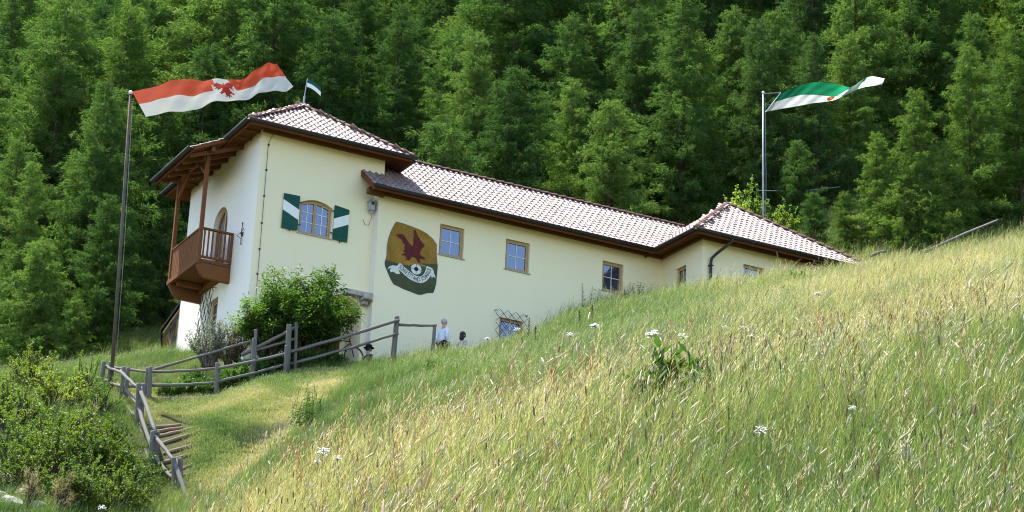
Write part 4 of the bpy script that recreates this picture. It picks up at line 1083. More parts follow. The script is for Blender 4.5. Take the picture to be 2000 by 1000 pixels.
def person(loc, rz, label, H=1.72, sit=False, hair='hair_grey', top='shirt_white', legs='trousers_dark', hat=False, long_hair=False, lean=0.0, arm_bend=.25):
    p = empty('person', loc, rz); tag(p, label, 'person'); s = H / 1.72
    # local: +x = facing direction
    hipz = .92 if not sit else .48
    J = {}
    J['pel'] = (0, 0, hipz); J['bel'] = (lean * .1, 0, hipz + .15); J['che'] = (lean * .25, 0, hipz + .36); J['nb'] = (lean * .38, 0, hipz + .52); J['nt'] = (lean * .42 + .015, 0, hipz + .61); J['hd'] = (lean * .45 + .03, 0, hipz + .70); J['ht'] = (lean * .45 + .025, 0, hipz + .775)
    names, E, Rr = list(J), [('pel', 'bel'), ('bel', 'che'), ('che', 'nb'), ('nb', 'nt'), ('nt', 'hd'), ('hd', 'ht')], dict(pel=(.15, .12), bel=(.14, .11), che=(.155, .115), nb=(.075, .07), nt=(.055, .055), hd=(.092, .082), ht=(.06, .055))
    for sd, y in (('l', 1), ('r', -1)):
        def a(n, pnt, r, prev): J[n + sd] = pnt; E.append((prev, n + sd)); Rr[n + sd] = r
        cz = hipz + .46
        a('sh', (lean * .3, y * .19, cz), .062, 'che'); a('el', (lean * .2 - .06, y * .235, cz - .29), .045, 'sh' + sd); a('wr', (lean * .2 + arm_bend - .02, y * .21, cz - .50 + arm_bend * .25), .032, 'el' + sd)
        w = np.array(J['wr' + sd]); dr = unit(w - np.array(J['el' + sd])); a('pa', tuple(w + dr * .07), (.036, .02), 'wr' + sd)
        pa = np.array(J['pa' + sd]); lat = unit(np.cross(dr, (0, 1, 0)))
        for k, (o_, L) in enumerate(((-.027, .075), (-.009, .085), (.009, .08), (.026, .062))):
            b = pa + lat * o_ + dr * .02; a('f%d' % k, tuple(b + dr * L * .5), .0095, 'pa' + sd); a('g%d' % k, tuple(b + dr * L * .95 + np.array((0, -y * .02, 0))), .008, 'f%d' % k + sd)
        a('th', tuple(w + dr * .04 - lat * .045), .011, 'wr' + sd); a('tt', tuple(w + dr * .085 - lat * .05), .009, 'th' + sd)
        if not sit:
            a('hp', (0, y * .095, hipz - .06), .095, 'pel'); a('kn', (.015, y * .1, .49), .062, 'hp' + sd); a('an', (-.02, y * .1, .09), .042, 'kn' + sd); a('to', (.15, y * .115, .035), (.045, .03), 'an' + sd)
        else:
            a('hp', (.04, y * .1, hipz - .01), .095, 'pel'); a('kn', (.45, y * .12, hipz + .02), .064, 'hp' + sd); a('an', (.43, y * .12, .09), .042, 'kn' + sd); a('to', (.58, y * .13, .035), (.045, .03), 'an' + sd)
    names = list(J); ix = {n: i for i, n in enumerate(names)}
    def mk(nm, sel, grow, mat):
        ss_ = [n for n in names if n in sel]; ii = {n: i for i, n in enumerate(ss_)}
        def gr(r): return tuple(c * grow + .006 for c in r) if hasattr(r, '__len__') else r * grow + .008
        cov = {'pel', 'bel', 'che', 'shl', 'shr', 'ell', 'elr', 'hpl', 'hpr', 'knl', 'knr', 'nb'}
        sl = lambda r: tuple(c * .72 for c in r) if hasattr(r, '__len__') else r * .72
        rad = [((sl(Rr[n]) if n in cov else Rr[n]) if grow == 1 else gr(Rr[n])) for n in ss_]
        rad = [tuple(c * s for c in r) if hasattr(r, '__len__') else r * s for r in rad]
        return skin_obj(nm, [np.array(J[n]) * s for n in ss_], [(ii[a_], ii[b_]) for a_, b_ in E if a_ in ii and b_ in ii], rad, MAT[mat], p)
    mk('body', set(names), 1, 'skin')
    mk('shirt', {'pel', 'bel', 'che', 'nb', 'shl', 'shr', 'ell', 'elr', 'wrl', 'wrr'}, 1.12, top)
    mk('trousers', {'pel', 'hpl', 'hpr', 'knl', 'knr', 'anl', 'anr'}, 1.1, legs)
    mk('shoes', {'anl', 'tol'}, 1.25, 'shoe'); mk('shoes', {'anr', 'tor'}, 1.25, 'shoe')
    hd = np.array(J['hd']) * s
    def blob(nm, c, r, mat, cut=None):
        bmx = bmesh.new(); bmesh.ops.create_uvsphere(bmx, u_segments=18, v_segments=12, radius=1)
        for v in bmx.verts: v.co = Vector((c[0] + v.co.x * r[0], c[1] + v.co.y * r[1], c[2] + v.co.z * r[2]))
        if cut: bmesh.ops.delete(bmx, geom=[v for v in bmx.verts if cut(v.co)], context='VERTS')
        me = bpy.data.meshes.new(nm); bmx.to_mesh(me); bmx.free(); me.materials.append(MAT[mat])
        for pl in me.polygons: pl.use_smooth = True
        return link(nm, me, p)
    blob('hair', hd + np.array((-.018, 0, .035)), (.112, .098, .105 if not long_hair else .115), hair, lambda c: c.x > hd[0] + .055 and c.z < hd[2] + .06 or (c.z < hd[2] - (.05 if not long_hair else .2)))
    if long_hair: blob('hair_lock', hd + np.array((-.06, 0, -.07)), (.07, .09, .12), hair)
    blob('nose', hd + np.array((.095, 0, -.005)), (.018, .013, .022), 'skin')
    for y in (1, -1):
        blob('ear', hd + np.array((-.005, y * .086, -.002)), (.022, .010, .030), 'skin')
        blob('eye', hd + np.array((.080, y * .032, .018)), (.010, .012, .008), 'hair_dark')
    blob('mouth', hd + np.array((.082, 0, -.048)), (.010, .024, .006), 'mural_eagle')
    if hat:
        ht = hd + np.array((-.005, 0, .05)); mb = MB(); n = 20; prof = [(.17, .0), (.175, .008), (.115, .02), (.108, .09), (.085, .115), (.0, .12)]
        V = []; Fq = []
        for (r, z) in prof:
            for k in range(n): V.append((ht[0] + r * math.cos(2 * math.pi * k / n), ht[1] + r * math.sin(2 * math.pi * k / n), ht[2] + z))
        for i in range(len(prof) - 1):
            for k in range(n): Fq.append((i * n + k, i * n + (k + 1) % n, (i + 1) * n + (k + 1) % n, (i + 1) * n + k))
        mb.add(V, Fq); mb.build('hat', MAT['cloth_black'], p, True)
    return p
mp = on(865, 648, 1, -2.0)
person((mp[0], -2.0, on(866, 625, 1, -2.0)[2] - 1.70), .35, 'grey-haired man in a white shirt standing by the end of the upper fence', 1.72, lean=.05, arm_bend=.1)
wp = on(903, 660, 1, -1.3)
person((wp[0], -1.3, on(903, 648, 1, -1.3)[2] - 1.27), .15, 'dark-haired person sitting beyond the crest with only the head showing', 1.66, True, 'hair_dark', 'blouse_grey', 'trousers_dark', long_hair=True)
hp = on(719, 685, 1, -1.6)
person((hp[0], -1.6, on(720, 671, 1, -1.6)[2] - 1.31), .1, 'person in black with a brimmed black hat sitting low beside the bicycle', 1.62, True, 'hair_dark', 'cloth_black', 'cloth_black', hat=True)
# low bench under the seated people
def bench(x, y, z, label, L=1.5):
    b = empty('bench', (x, y, z)); tag(b, label, 'bench')
    for k in range(3): mb = MB(); mb.box((-L / 2, -.2 + k * .135, .40), (L / 2, -.2 + k * .135 + .12, .44)); mb.build('seat_slat', MAT['wood_log'], b, bevel=.005)
    for k in (-1, 1): mb = MB(); mb.box((k * L * .4 - .04, -.17, -.3), (k * L * .4 + .04, .17, .40)); mb.build('leg', MAT['wood_log'], b, bevel=.005)
bench(wp[0], -1.3, on(903, 648, 1, -1.3)[2] - 1.27, 'low wooden bench under the person sitting beyond the crest')
bench(hp[0], -1.6, on(720, 671, 1, -1.6)[2] - 1.31, 'low wooden bench under the person in the black hat', 1.1)
# bicycle leaning by the wall, only the wheel tops show
bk = on(691, 697, 1, -1.2); B0 = np.array((bk[0], -1.2, bk[2] - .34 + .0))
bi = empty('bicycle', B0.tolist()); tag(bi, 'dark bicycle in the shade of the tower beside the person in the black hat', 'bicycle')
def wheel(cx):
    mb = MB(); mb.tube([(cx + .33 * math.cos(2 * math.pi * k / 28), 0, .34 + .33 * math.sin(2 * math.pi * k / 28)) for k in range(29)], .022, 8, cap=False); w = mb.build('wheel', MAT['tyre'], bi, True)
    mb = MB(); mb.tube([(cx + .3 * math.cos(2 * math.pi * k / 28), 0, .34 + .3 * math.sin(2 * math.pi * k / 28)) for k in range(29)], .009, 6, cap=False); mb.build('rim', MAT['steel_pole'], w, True)
    for k in range(12): mb = MB(); mb.tube([(cx, 0, .34), (cx + .3 * math.cos(math.pi * k / 6), 0, .34 + .3 * math.sin(math.pi * k / 6))], .002, 4); mb.build('spoke', MAT['steel_pole'], w)
wheel(0); wheel(-1.02)
mb = MB()
for a, b in (((-1.02, 0, .34), (-.62, 0, .32)), ((-1.02, 0, .34), (-.72, 0, .80)), ((-.62, 0, .32), (-.74, 0, .88)), ((-.62, 0, .32), (-.16, 0, .76)), ((-.72, 0, .78), (-.18, 0, .82)), ((-.2, 0, .92), (0, 0, .34))): mb.tube([a, b], .017, 8)
mb.build('frame', MAT['cloth_black'], bi, True)
mb = MB(); mb.tube([(-.24, -.28, .97), (-.2, -.1, .99), (-.2, .1, .99), (-.24, .28, .97)], .013, 8); mb.build('handlebar', MAT['steel_pole'], bi, True)
mb = MB(); mb.prism([(-.88, -.07, .92), (-.6, -.02, .91), (-.6, .02, .91), (-.88, .07, .92)], (0, 0, -.05)); mb.build('saddle', MAT['cloth_black'], bi, bevel=.015)
mb = MB(); mb.tube([(-.62, -.05, .32), (-.55, -.05, .2), (-.5, -.09, .2)], .012, 6); mb.tube([(-.62, .05, .32), (-.69, .05, .44), (-.72, .09, .44)], .012, 6); mb.build('crank', MAT['steel_pole'], bi)
# ------------------------------------------------------------------ plants
def leaf_quads(C, D, Nn, L, W):
    """rhombic leaves: centre-base C, direction D, normal-ish Nn, length L, width W -> verts, quads"""
    D = D / (np.linalg.norm(D, axis=1, keepdims=True) + 1e-9)
    S = np.cross(D, Nn); S /= np.linalg.norm(S, axis=1, keepdims=True) + 1e-9
    n = len(C); V = np.empty((n, 4, 3)); L = L[:, None]; W = W[:, None]
    V[:, 0] = C; V[:, 1] = C + D * L * .45 + S * W * .5; V[:, 2] = C + D * L; V[:, 3] = C + D * L * .45 - S * W * .5
    return V.reshape(-1, 3), np.arange(n * 4).reshape(n, 4)
def rnd_unit(n, rng):
    v = rng.normal(size=(n, 3)); return v / np.linalg.norm(v, axis=1, keepdims=True)

def make_larch(seed, H, Lmax, nb, needle, dens=1.0, droop=.25, wind=.25, clear=.06, shape=.72):
    rng = np.random.default_rng(seed)
    trunk = MB(); pts = []; rad = []
    bend = rng.normal(0, .12, 2)
    for k in range(10):
        t = k / 9; pts.append((bend[0] * math.sin(2.4 * t), bend[1] * math.sin(2 * t + 1), H * t - .5 * (k == 0))); rad.append(max(.012, .011 * H * (1 - t) ** .9 + .01))
    trunk.tube(pts, rad, 8)
    Cc, Dd, Ll, Ww = [], [], [], []
    wd = R0 * wind
    for i in range(nb):
        t = clear + (1 - clear) * ((i + rng.random()) / nb) ** .92
        z0_ = H * t
        L = Lmax * (1 - t) ** shape * (rng.uniform(.35, 1.0) if rng.random() < .75 else rng.uniform(.9, 1.3)) * min(1, .5 + 4 * (t - clear)) + .3
        az = i * 2.39996 + rng.normal(0, .5)
        hd = np.array((math.cos(az), math.sin(az), 0)); el = .30 * t + rng.normal(-.02, .16)
        m = 9; us_ = np.linspace(0, 1, m)[:, None]
        P = np.array((0, 0, z0_)) + hd * L * us_ + K * L * (el * us_ - droop * (1.25 * us_ - us_ ** 2 * .75)) + wd * L * us_ ** 2 * .5
        trunk.tube([P[0], P[4], P[-1]], [max(.012, .009 * L), .006 * L + .003, .003], 4, cap=False)
        ntw = int(L / .115 * dens) + 4
        us = np.sort(rng.uniform(.06, 1, ntw)); side = np.where(np.arange(ntw) % 2, 1, -1)
        base = np.stack([np.interp(us * (m - 1), np.arange(m), P[:, j]) for j in range(3)], -1)
        lat = np.cross(hd, K)
        tl = (.2 + .36 * L * (1 - us * .7) * rng.uniform(.3, 1, ntw)).clip(.2, 1.35)
        td = lat[None] * side[:, None] * rng.uniform(.4, 1, (ntw, 1)) + hd[None] * rng.uniform(.35, 1.1, (ntw, 1)) + K[None] * rng.normal(-.30, .34, (ntw, 1)) + wd
        td /= np.linalg.norm(td, axis=1, keepdims=True)
        nn_ = np.maximum(3, (tl / .026 * dens)).astype(int)
        rep = np.repeat(np.arange(ntw), nn_)
        fr_ = rng.random(len(rep))
        c = base[rep] + td[rep] * (tl[rep] * fr_)[:, None] - K * (.14 * (tl[rep] * fr_) ** 2)[:, None] + rng.normal(0, .04, (len(rep), 3))
        d = td[rep] * .9 + rnd_unit(len(rep), rng) * .7 - K * .10
        Cc.append(c); Dd.append(d); Ll.append(rng.uniform(.13, .33, len(rep))); Ww.append(rng.uniform(.028, .05, len(rep)))
    Cc = np.concatenate(Cc); Dd = np.concatenate(Dd); Ll = np.concatenate(Ll); Ww = np.concatenate(Ww)
    V, Q = leaf_quads(Cc, Dd, rnd_unit(len(Cc), rng), Ll, Ww)
    print('larch', H, len(Q))
    return trunk.mesh('trunk', MAT['bark'], True), np_mesh('crown', V, Q, MAT[needle]), H
KINDS = [make_larch(11, 16, 4.3, 150, 'larch_needles', shape=.62), make_larch(12, 14.5, 3.9, 140, 'larch_needles', droop=.34, shape=.58), make_larch(13, 17.5, 4.0, 160, 'larch_needles', 1.0, .24, .3, shape=.75),
         make_larch(14, 12.5, 3.8, 130, 'larch_needles', droop=.2, wind=.45, shape=.55), make_larch(15, 15.5, 3.5, 160, 'spruce_needles', 1.0, .40, .1, .04, .8), make_larch(16, 8.5, 3.0, 100, 'larch_needles', 1.0, .12, .2, .02, .52),
         make_larch(17, 13.5, 3.6, 135, 'larch_sunlit_needles', 1.0, .22, .5, .02, .7), make_larch(18, 8.5, 3.0, 100, 'larch_sunlit_needles', 1.0, .15, .3, .01, .6)]
def shades_house(X, Y, z, H):
    """would this tree's upper part throw its shadow on the sunlit roofs?"""
    for t in (.35, .5, .65, .8, .95):
        hz = z + H * t - 8.3
        if hz < 0: continue
        qx_, qy_ = X - SUNV[0] / SUNV[2] * hz, Y - SUNV[1] / SUNV[2] * hz; m = 2.6 * (1 - t)
        if -2.5 - m < qx_ < 23 + m and -5 < qy_ < 4 + m: return True
    return False
TREES = []
def tree(kind, x, y, sc, label, group=None, z=None, lean=(0, 0)):
    tm, cm, H = KINDS[kind]
    nm = 'spruce_tree' if kind == 4 else 'larch_tree'
    e = empty(nm, (x, y, (gz(x, y) if z is None else z) - .15), random.uniform(0, 6.28) if kind != 3 else random.gauss(0, .5))
    e.scale = (sc * random.uniform(.92, 1.08), sc * random.uniform(.92, 1.08), sc)
    e.rotation_euler = (lean[0], lean[1], e.rotation_euler[2])
    tag(e, label, 'tree', group); link('trunk', tm, e); link('crown', cm, e); TREES.append((x, y)); return e
def tree_px(kind, x, ytop, dep, sc, label, group=None):
    """stand a tree on the ground so that its top shows at (x, ytop)"""
    H = KINDS[kind][2] * sc
    best = None
    while True:
        P = at(x, ytop, dep); g = gz(P[0], P[1])
        if dep > 112 or not shades_house(P[0], P[1], g, P[2] - g): break
        dep += 1.0
    sc2 = max(.35, (P[2] - g) / KINDS[kind][2])
    return tree(kind, P[0], P[1], sc2, label, group)
# single trees that stand out
for k, x, yt, dep, lb in ((0, 930, 55, 92, 'broad feathery larch rising high behind the left part of the long roof'),
                          (3, 1005, 125, 88, 'shorter pale larch just right of the broad one behind the long roof'),
                          (2, 1340, -40, 90, 'very tall larch behind the roof valley, left of the right flagpole'),
                          (0, 1250, 10, 94, 'tall bright larch behind the right part of the long roof'),
                          (0, 1900, 20, 95, 'tall pale larch on the slope towards the upper right corner'),
                          (2, 210, 155, 84, 'tall bright larch directly left of the left flagpole'),
                          (5, 85, 460, 76, 'small rounded young larch at the left edge above the wild shrubs'),
                          (0, 40, 265, 82, 'dark larch at the left edge behind the small rounded one'),
                          (5, 290, 520, 82, 'low drooping larch between the left flagpole and the tower'),
                          (3, 330, 400, 84, 'bright green young larch showing beside the balcony posts'),
                          (1, 655, 20, 95, 'larch behind the small roof pennant'),
                          (4, 1480, 30, 92, 'dark larch directly behind the right flagpole'),
                          (1, 1120, 150, 90, 'middle-sized larch above the middle of the long roof'),
                          (3, 1190, 190, 87, 'low bright larch just above the long roof ridge, right of its middle'),
                          (5, 870, 230, 84, 'small larch just above the left part of the long roof'),
                          (0, 1660, 60, 93, 'tall larch right behind the tip of the green flag'), (1, 1960, 110, 89, 'broad larch on the slope at the right edge above the slanted pole'),
                          (4, 1590, 60, 91, 'dark larch behind the flying green flag')):
    tree_px(k, x, yt, dep, 1, lb)
def tree_base(kind, x, yb, yt, label, lo=66.0):
    P = on_canopy(x, yb, .1, lo, 110.0); g = gz(P[0], P[1]); v = FW + CR * (x - 1000) / FPX - CU * (yt - 500) / FPX
    t = np.dot(P - CAM, FW); T = CAM + v * t
    return tree(kind, P[0], P[1], max(.3, (T[2] - g) / KINDS[kind][2]), label)
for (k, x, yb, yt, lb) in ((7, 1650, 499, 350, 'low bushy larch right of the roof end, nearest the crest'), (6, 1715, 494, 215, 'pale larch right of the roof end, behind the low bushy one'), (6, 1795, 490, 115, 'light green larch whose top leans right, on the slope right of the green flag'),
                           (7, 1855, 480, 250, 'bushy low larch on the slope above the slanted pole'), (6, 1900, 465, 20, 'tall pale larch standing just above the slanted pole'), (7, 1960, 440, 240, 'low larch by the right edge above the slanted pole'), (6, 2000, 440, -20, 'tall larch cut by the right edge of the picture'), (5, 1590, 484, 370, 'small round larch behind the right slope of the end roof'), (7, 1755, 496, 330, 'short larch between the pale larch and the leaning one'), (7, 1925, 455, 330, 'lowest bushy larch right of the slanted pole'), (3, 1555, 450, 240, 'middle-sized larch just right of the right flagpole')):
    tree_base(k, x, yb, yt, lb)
for (k, x, yb, yt, lb) in ((1, 180, 690, 330, 'dark larch left of the left flagpole, beyond the fence corner'), (5, 135, 705, 560, 'small larch bush behind the wild shrubs at left'), (2, 20, 705, 250, 'tall dark larch at the left edge beyond the thicket')):
    tree_base(k, x, yb, yt, lb, 64.0)
# the forest: jittered rows up the mountainside
def zone(x, y):
    lim = ((110, 'at the left edge'), (240, 'just left of the left flagpole'), (420, 'behind the left flag'), (620, 'behind the tower roof and pennant'), (830, 'above the left end of the long roof'),
           (1050, 'above the middle of the long roof'), (1280, 'above the right part of the long roof'), (1480, 'above the roof valley'), (1740, 'behind the green and white flag'), (9999, 'towards the right edge'))
    w = [t for l, t in lim if x < l][0]; row = 'top row' if y < -60 else 'upper rows' if y < 60 else 'lower rows'
    return 'larch in the forest %s %s' % (row, w), 'larches in the %s %s' % (row, w)
cnt = 0
rowS = 78.0
while rowS < 150:
    wv = .262 * rowS + 7
    r_ = -wv + random.uniform(0, 3)
    while r_ < wv:
        s_ = rowS + random.uniform(-1.7, 1.7); rj = r_ + random.uniform(-.8, .8)
        X, Y = xy_of(rj, s_)
        dmin = min((X - a) ** 2 + (Y - b) ** 2 for a, b in TREES)
        left_gap = rj < -9 and s_ < 84 and random.random() < .35
        if dmin > 4.2 and not left_gap and (s_ > 83 or rj < -15 or (rj > 12.5 and s_ > 79 + (rj - 12) * .35)):
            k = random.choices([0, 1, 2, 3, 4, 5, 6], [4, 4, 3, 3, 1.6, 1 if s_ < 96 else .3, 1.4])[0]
            sc = random.uniform(.72, 1.06)
            if s_ < 88 and abs(rj) < 12: sc *= .7
            H = KINDS[k][2] * sc
            z = gz(X, Y); px, py, _ = proj((X, Y, z + H)); px2, py2, _ = proj((X, Y, z))
            if py2 > -40 and py < 1000 and -330 < px < 2330 and not shades_house(X, Y, z, H):
                lb, gp = zone(px, py); tree(k, X, Y, sc, lb if k != 4 else lb.replace('larch', 'darker spruce'), gp if k != 4 else gp.replace('larches', 'spruces'), z); cnt += 1
        r_ += random.uniform(3.0, 5.0)
    rowS += 3.7
print('forest trees', cnt)

def make_bush(seed, R, H, nstem, leaf, lw, ll, nleaf, mat, lift=.25, compound=False, bark='bark', spread=1.0, ulow=.35):
    """branching shrub: stems from the base, twigs, real leaves on them"""
    rng = np.random.default_rng(seed); stem = MB(); Cc, Dd = [], []
    tips = []
    for i in range(nstem):
        az = rng.uniform(0, 6.283); el = rng.uniform(.35, 1.0); rr_ = R * math.sqrt(rng.random()) * spread
        end = np.array((rr_ * math.cos(az), rr_ * math.sin(az), H * rng.uniform(.45, 1) * math.sqrt(max(.05, 1 - (rr_ / (R * 1.12)) ** 2))))
        st_ = np.array((.25 * R * math.cos(az) * rng.random(), .25 * R * math.sin(az) * rng.random(), -.1)); mid = st_ * .5 + end * .5 + np.array((0, 0, H * .12)) + rng.normal(0, .08, 3) * R
        stem.tube([st_, mid, end], [.02 * H + .006, .010 * H + .004, .003], 5, cap=False)
        for k in range(8):
            u = rng.uniform(ulow, 1); b = (1 - u) ** 2 * st_ + 2 * u * (1 - u) * mid + u * u * end
            d = rnd_unit(1, rng)[0] * .7 + (end - st_) / (np.linalg.norm(end - st_)) * .7 + K * .25; L = R * rng.uniform(.12, .34); e = b + d * L
            stem.tube([b, e], [.006, .002], 3, cap=False); tips.append((b, e))
    tips_a = np.array([t[0] for t in tips]); tips_b = np.array([t[1] for t in tips])
    k = rng.integers(0, len(tips), nleaf); u = rng.random(nleaf) ** .6
    c = tips_a[k] + (tips_b[k] - tips_a[k]) * u[:, None]
    d = (tips_b[k] - tips_a[k]); d /= np.linalg.norm(d, axis=1, keepdims=True); d = d * .6 + rnd_unit(nleaf, rng) * .9 + K * lift * rng.normal(0, 1, (nleaf, 1)) - K * .15
    if compound:      # pinnate leaf: leaflets left and right of a stalk
        c2, d2 = [], []
        dn = d / np.linalg.norm(d, axis=1, keepdims=True); sd = np.cross(dn, K + .01); sd /= np.linalg.norm(sd, axis=1, keepdims=True)
        for j, (t_, s_) in enumerate(((.35, 1), (.35, -1), (.68, 1), (.68, -1), (1, 0))):
            c2.append(c + dn * ll * 2.0 * t_); d2.append(dn * .6 + sd * s_ - K * .15)
        c, d = np.concatenate(c2), np.concatenate(d2)
    n = len(c); nrm = rnd_unit(n, rng) * .6 + K
    V, Q = leaf_quads(c, d, nrm, rng.uniform(.7, 1.25, n) * ll, rng.uniform(.7, 1.2, n) * lw)
    ok = V.reshape(-1, 4, 3)[:, :, 2].min(1) > -.15
    V = V.reshape(-1, 4, 3)[ok].reshape(-1, 3); Q = np.arange(len(V)).reshape(-1, 4)
    return stem.mesh('stem', MAT[bark], True), np_mesh('foliage', V, Q, MAT[mat])
def plant(name, meshes, loc, label, cat='shrub', sc=1.0, group=None, rz=None):
    e = empty(name, loc, random.uniform(0, 6.28) if rz is None else rz); e.scale = (sc, sc, sc); tag(e, label, cat, group)
    link('stem', meshes[0], e); link('foliage', meshes[1], e); return e
def ploc(x, y, dep, sink=0.0):
    P = at(x, y, dep); return (P[0], P[1], gz(P[0], P[1]) - sink)
# the big shrub in front of the tower
EL = make_bush(31, 1.75, 3.1, 80, 'e', .062, .14, 6800, 'leaf_elder', .3, True)
P = at(590, 690, 64.2); plant('leafy_shrub', EL, (P[0], P[1], at(590, 700, 64.2)[2]), 'big rounded green shrub growing against the tower front', sc=.93)
EL2 = make_bush(35, 1.0, 1.7, 34, 'e', .055, .12, 1700, 'leaf_elder', .3, True)
P = at(520, 680, 63.6); plant('leafy_shrub', EL2, (P[0], P[1], at(525, 690, 63.6)[2]), 'smaller green shrub at the lower left of the big shrub by the tower corner', sc=1.0)
SV = make_bush(32, .75, 1.5, 44, 's', .03, .09, 5200, 'leaf_silver', .5, ulow=.04, bark='bark_grey')
P = at(408, 700, 63.4); plant('silver_shrub', SV, (P[0], P[1], at(408, 712, 63.4)[2]), 'grey-green silvery shrub at the foot of the white tower wall', sc=1.05)
DR = make_bush(33, .45, 1.3, 22, 'd', .014, .13, 1300, 'leaf_dry', .9)
for i, (x, y, d_, s_) in enumerate(((462, 700, 63.5, 1.0), (445, 712, 63.2, .8))):
    P = at(x, y, d_); plant('dry_weeds', DR, (P[0], P[1], P[2]), ('tall dry weeds against the tower wall beside the silvery shrub', 'lower dry weeds touching the silvery shrub on its right')[i], 'weeds', s_)
for (x, y, d_, s_, lb) in ((95, 880, 54, .9, 'dry grass tuft between the two wide wild shrubs'), (165, 880, 55, .8, 'dry grass tuft in the middle of the lower left thicket'), (60, 960, 50, .8, 'dry grass tuft beside the stones'), (175, 800, 58, .8, 'dry grass tuft left of the downhill fence'), (120, 975, 50, .9, 'dry grass tuft right of the stones')):
    plant('dry_weeds', DR, ploc(x, y, d_), lb, 'weeds', s_)
# border plants behind the lawn fence
LW = make_bush(34, .5, .8, 26, 'l', .04, .15, 1500, 'leaf_weed', .8)
border = [(330, 752, 61.8, .75), (365, 748, 62, .85), (400, 745, 62, .8), (440, 738, 62.2, .95), (470, 728, 62.4, 1.05), (515, 722, 62.9, 1.0), (545, 722, 63.2, .95), (385, 722, 63, .8), (610, 708, 63.4, .95), (650, 704, 63.5, .8), (350, 776, 61.9, .55), (455, 752, 62.2, .7)]
for i, (x, y, d_, s_) in enumerate(border):
    plant('border_plant', LW, ploc(x, y, d_, .03), 'leafy green plant in the border behind the lawn fence and ramp hand-rail', 'plant', s_, 'border plants behind the fence')
# wild shrubs at lower left
B1 = make_bush(41, 1.15, 1.45, 42, 'b', .045, .08, 5600, 'leaf_bush', spread=1.15); B2 = make_bush(42, .9, 1.2, 34, 'b', .05, .09, 3600, 'leaf_bush', spread=1.2); B3 = make_bush(43, .8, 1.8, 26, 'b', .035, .07, 2600, 'leaf_elder', spread=1.1)
sh_l = [(30, 790, 58, 1.1, 0, 'yellow-green wild shrub at the left edge below the young larch'), (110, 770, 60, 1.05, 1, 'wild shrub left of the fence corner, below the trunks'), (170, 740, 61.5, .8, 2, 'twiggy shrub just left of the fence corner'),
        (60, 860, 55, 1.15, 1, 'wide wild shrub in the middle of the left edge'), (140, 850, 56, 1.05, 0, 'wild shrub in the middle of the lower left thicket'), (215, 830, 57, .85, 1, 'wild shrub touching the downhill fence half-way'),
        (20, 905, 53, .9, 2, 'dark wild shrub low at the left edge above the stones'), (110, 925, 53, 1.05, 0, 'dark wild shrub low in the left thicket'), (190, 915, 54, 1.15, 1, 'large wild shrub beside the lower part of the downhill fence'), (245, 900, 54.5, .9, 0, 'wild shrub hugging the posts of the downhill fence'),
        (235, 975, 52, .95, 1, 'wild shrub at the foot of the downhill fence, at the bottom edge'), (150, 985, 51, .8, 2, 'dark wild shrub at the bottom edge right of the stones'), (75, 735, 64, .9, 0, 'pale wild shrub at the upper left of the thicket'), (200, 780, 59.5, .7, 2, 'twiggy shrub below the fence corner on its left')]
for (x, y, s_, k, lb) in ((40, 955, .8, 0, 'low wild shrub in the lower left corner above the stones'), (125, 985, .85, 1, 'low wild shrub at the bottom edge between the dry tufts'), (205, 1000, .8, 0, 'low wild shrub at the bottom edge left of the fence foot'), (275, 985, .65, 2, 'small wild shrub right at the foot of the downhill fence'), (85, 905, .9, 2, 'dark twiggy shrub in the middle of the lower left thicket')):
    Pg = on_canopy(x, y, .02, 40., 70.); plant('wild_shrub', (B1, B2, B3)[k], (Pg[0], Pg[1], Pg[2] - .1), lb, 'shrub', s_, 'wild shrubs left of the steps')
for (x, y, d_, s_, k, lb) in sh_l: plant('wild_shrub', (B1, B2, B3)[k], ploc(x, y, d_, .05), lb, 'shrub', s_, 'wild shrubs left of the steps')
# bright young tree behind the end block
YT = make_bush(51, 1.15, 3.6, 46, 'y', .075, .13, 4200, 'leaf_light', .6, spread=.9)
for i, (x, y, d_, s_) in enumerate(((1440, 372, 83, .9), (1468, 355, 84, 1.0), (1530, 398, 83, .75))):
    P = at(x, y, d_); g = gz(P[0], P[1]); h = P[2] - g
    plant('young_tree', YT, (P[0], P[1], g), ('bright young tree behind the peak of the end roof', 'tallest bright young tree left of the right flagpole foot', 'bright young tree right of the right flagpole foot')[i], 'tree', max(.6, h / 3.6))
# weeds standing in the meadow
def make_nettle(seed, R, H, n):
    rng = np.random.default_rng(seed); st_ = MB(); C_l, D_l, L_l = [], [], []
    for i in range(n):
        b = np.array((rng.normal(0, R * .5), rng.normal(0, R * .5), -.05)); h = H * rng.uniform(.55, 1.05); d = np.array((rng.normal(0, .1), rng.normal(0, .1), 0)) + R0 * .08
        f = lambda t: b + K * h * t + d * h * t * t
        st_.tube([f(0), f(.5), f(1)], [.006, .005, .003], 4, cap=False)
        for k in range(11):
            t = .12 + .86 * k / 10; a = (k % 2) * 1.57 + rng.normal(0, .3)
            for sgn in (1, -1):
                C_l.append(f(t)); D_l.append(np.array((math.cos(a) * sgn, math.sin(a) * sgn, .25 - .3 * rng.random()))); L_l.append(.11 * (1.15 - .75 * t) * rng.uniform(.7, 1.2))
    L_l = np.array(L_l); V, Q = leaf_quads(np.array(C_l), np.array(D_l), rnd_unit(len(L_l), rng) * .4 + K, L_l, L_l * .5)
    return st_.mesh('stem', MAT['stem_green'], True), np_mesh('foliage', V, Q, MAT['leaf_weed'])
NE = make_nettle(61, .35, .8, 26)
DK = make_bush(62, .42, .6, 34, 'k', .055, .13, 1100, 'leaf_weed', .6)
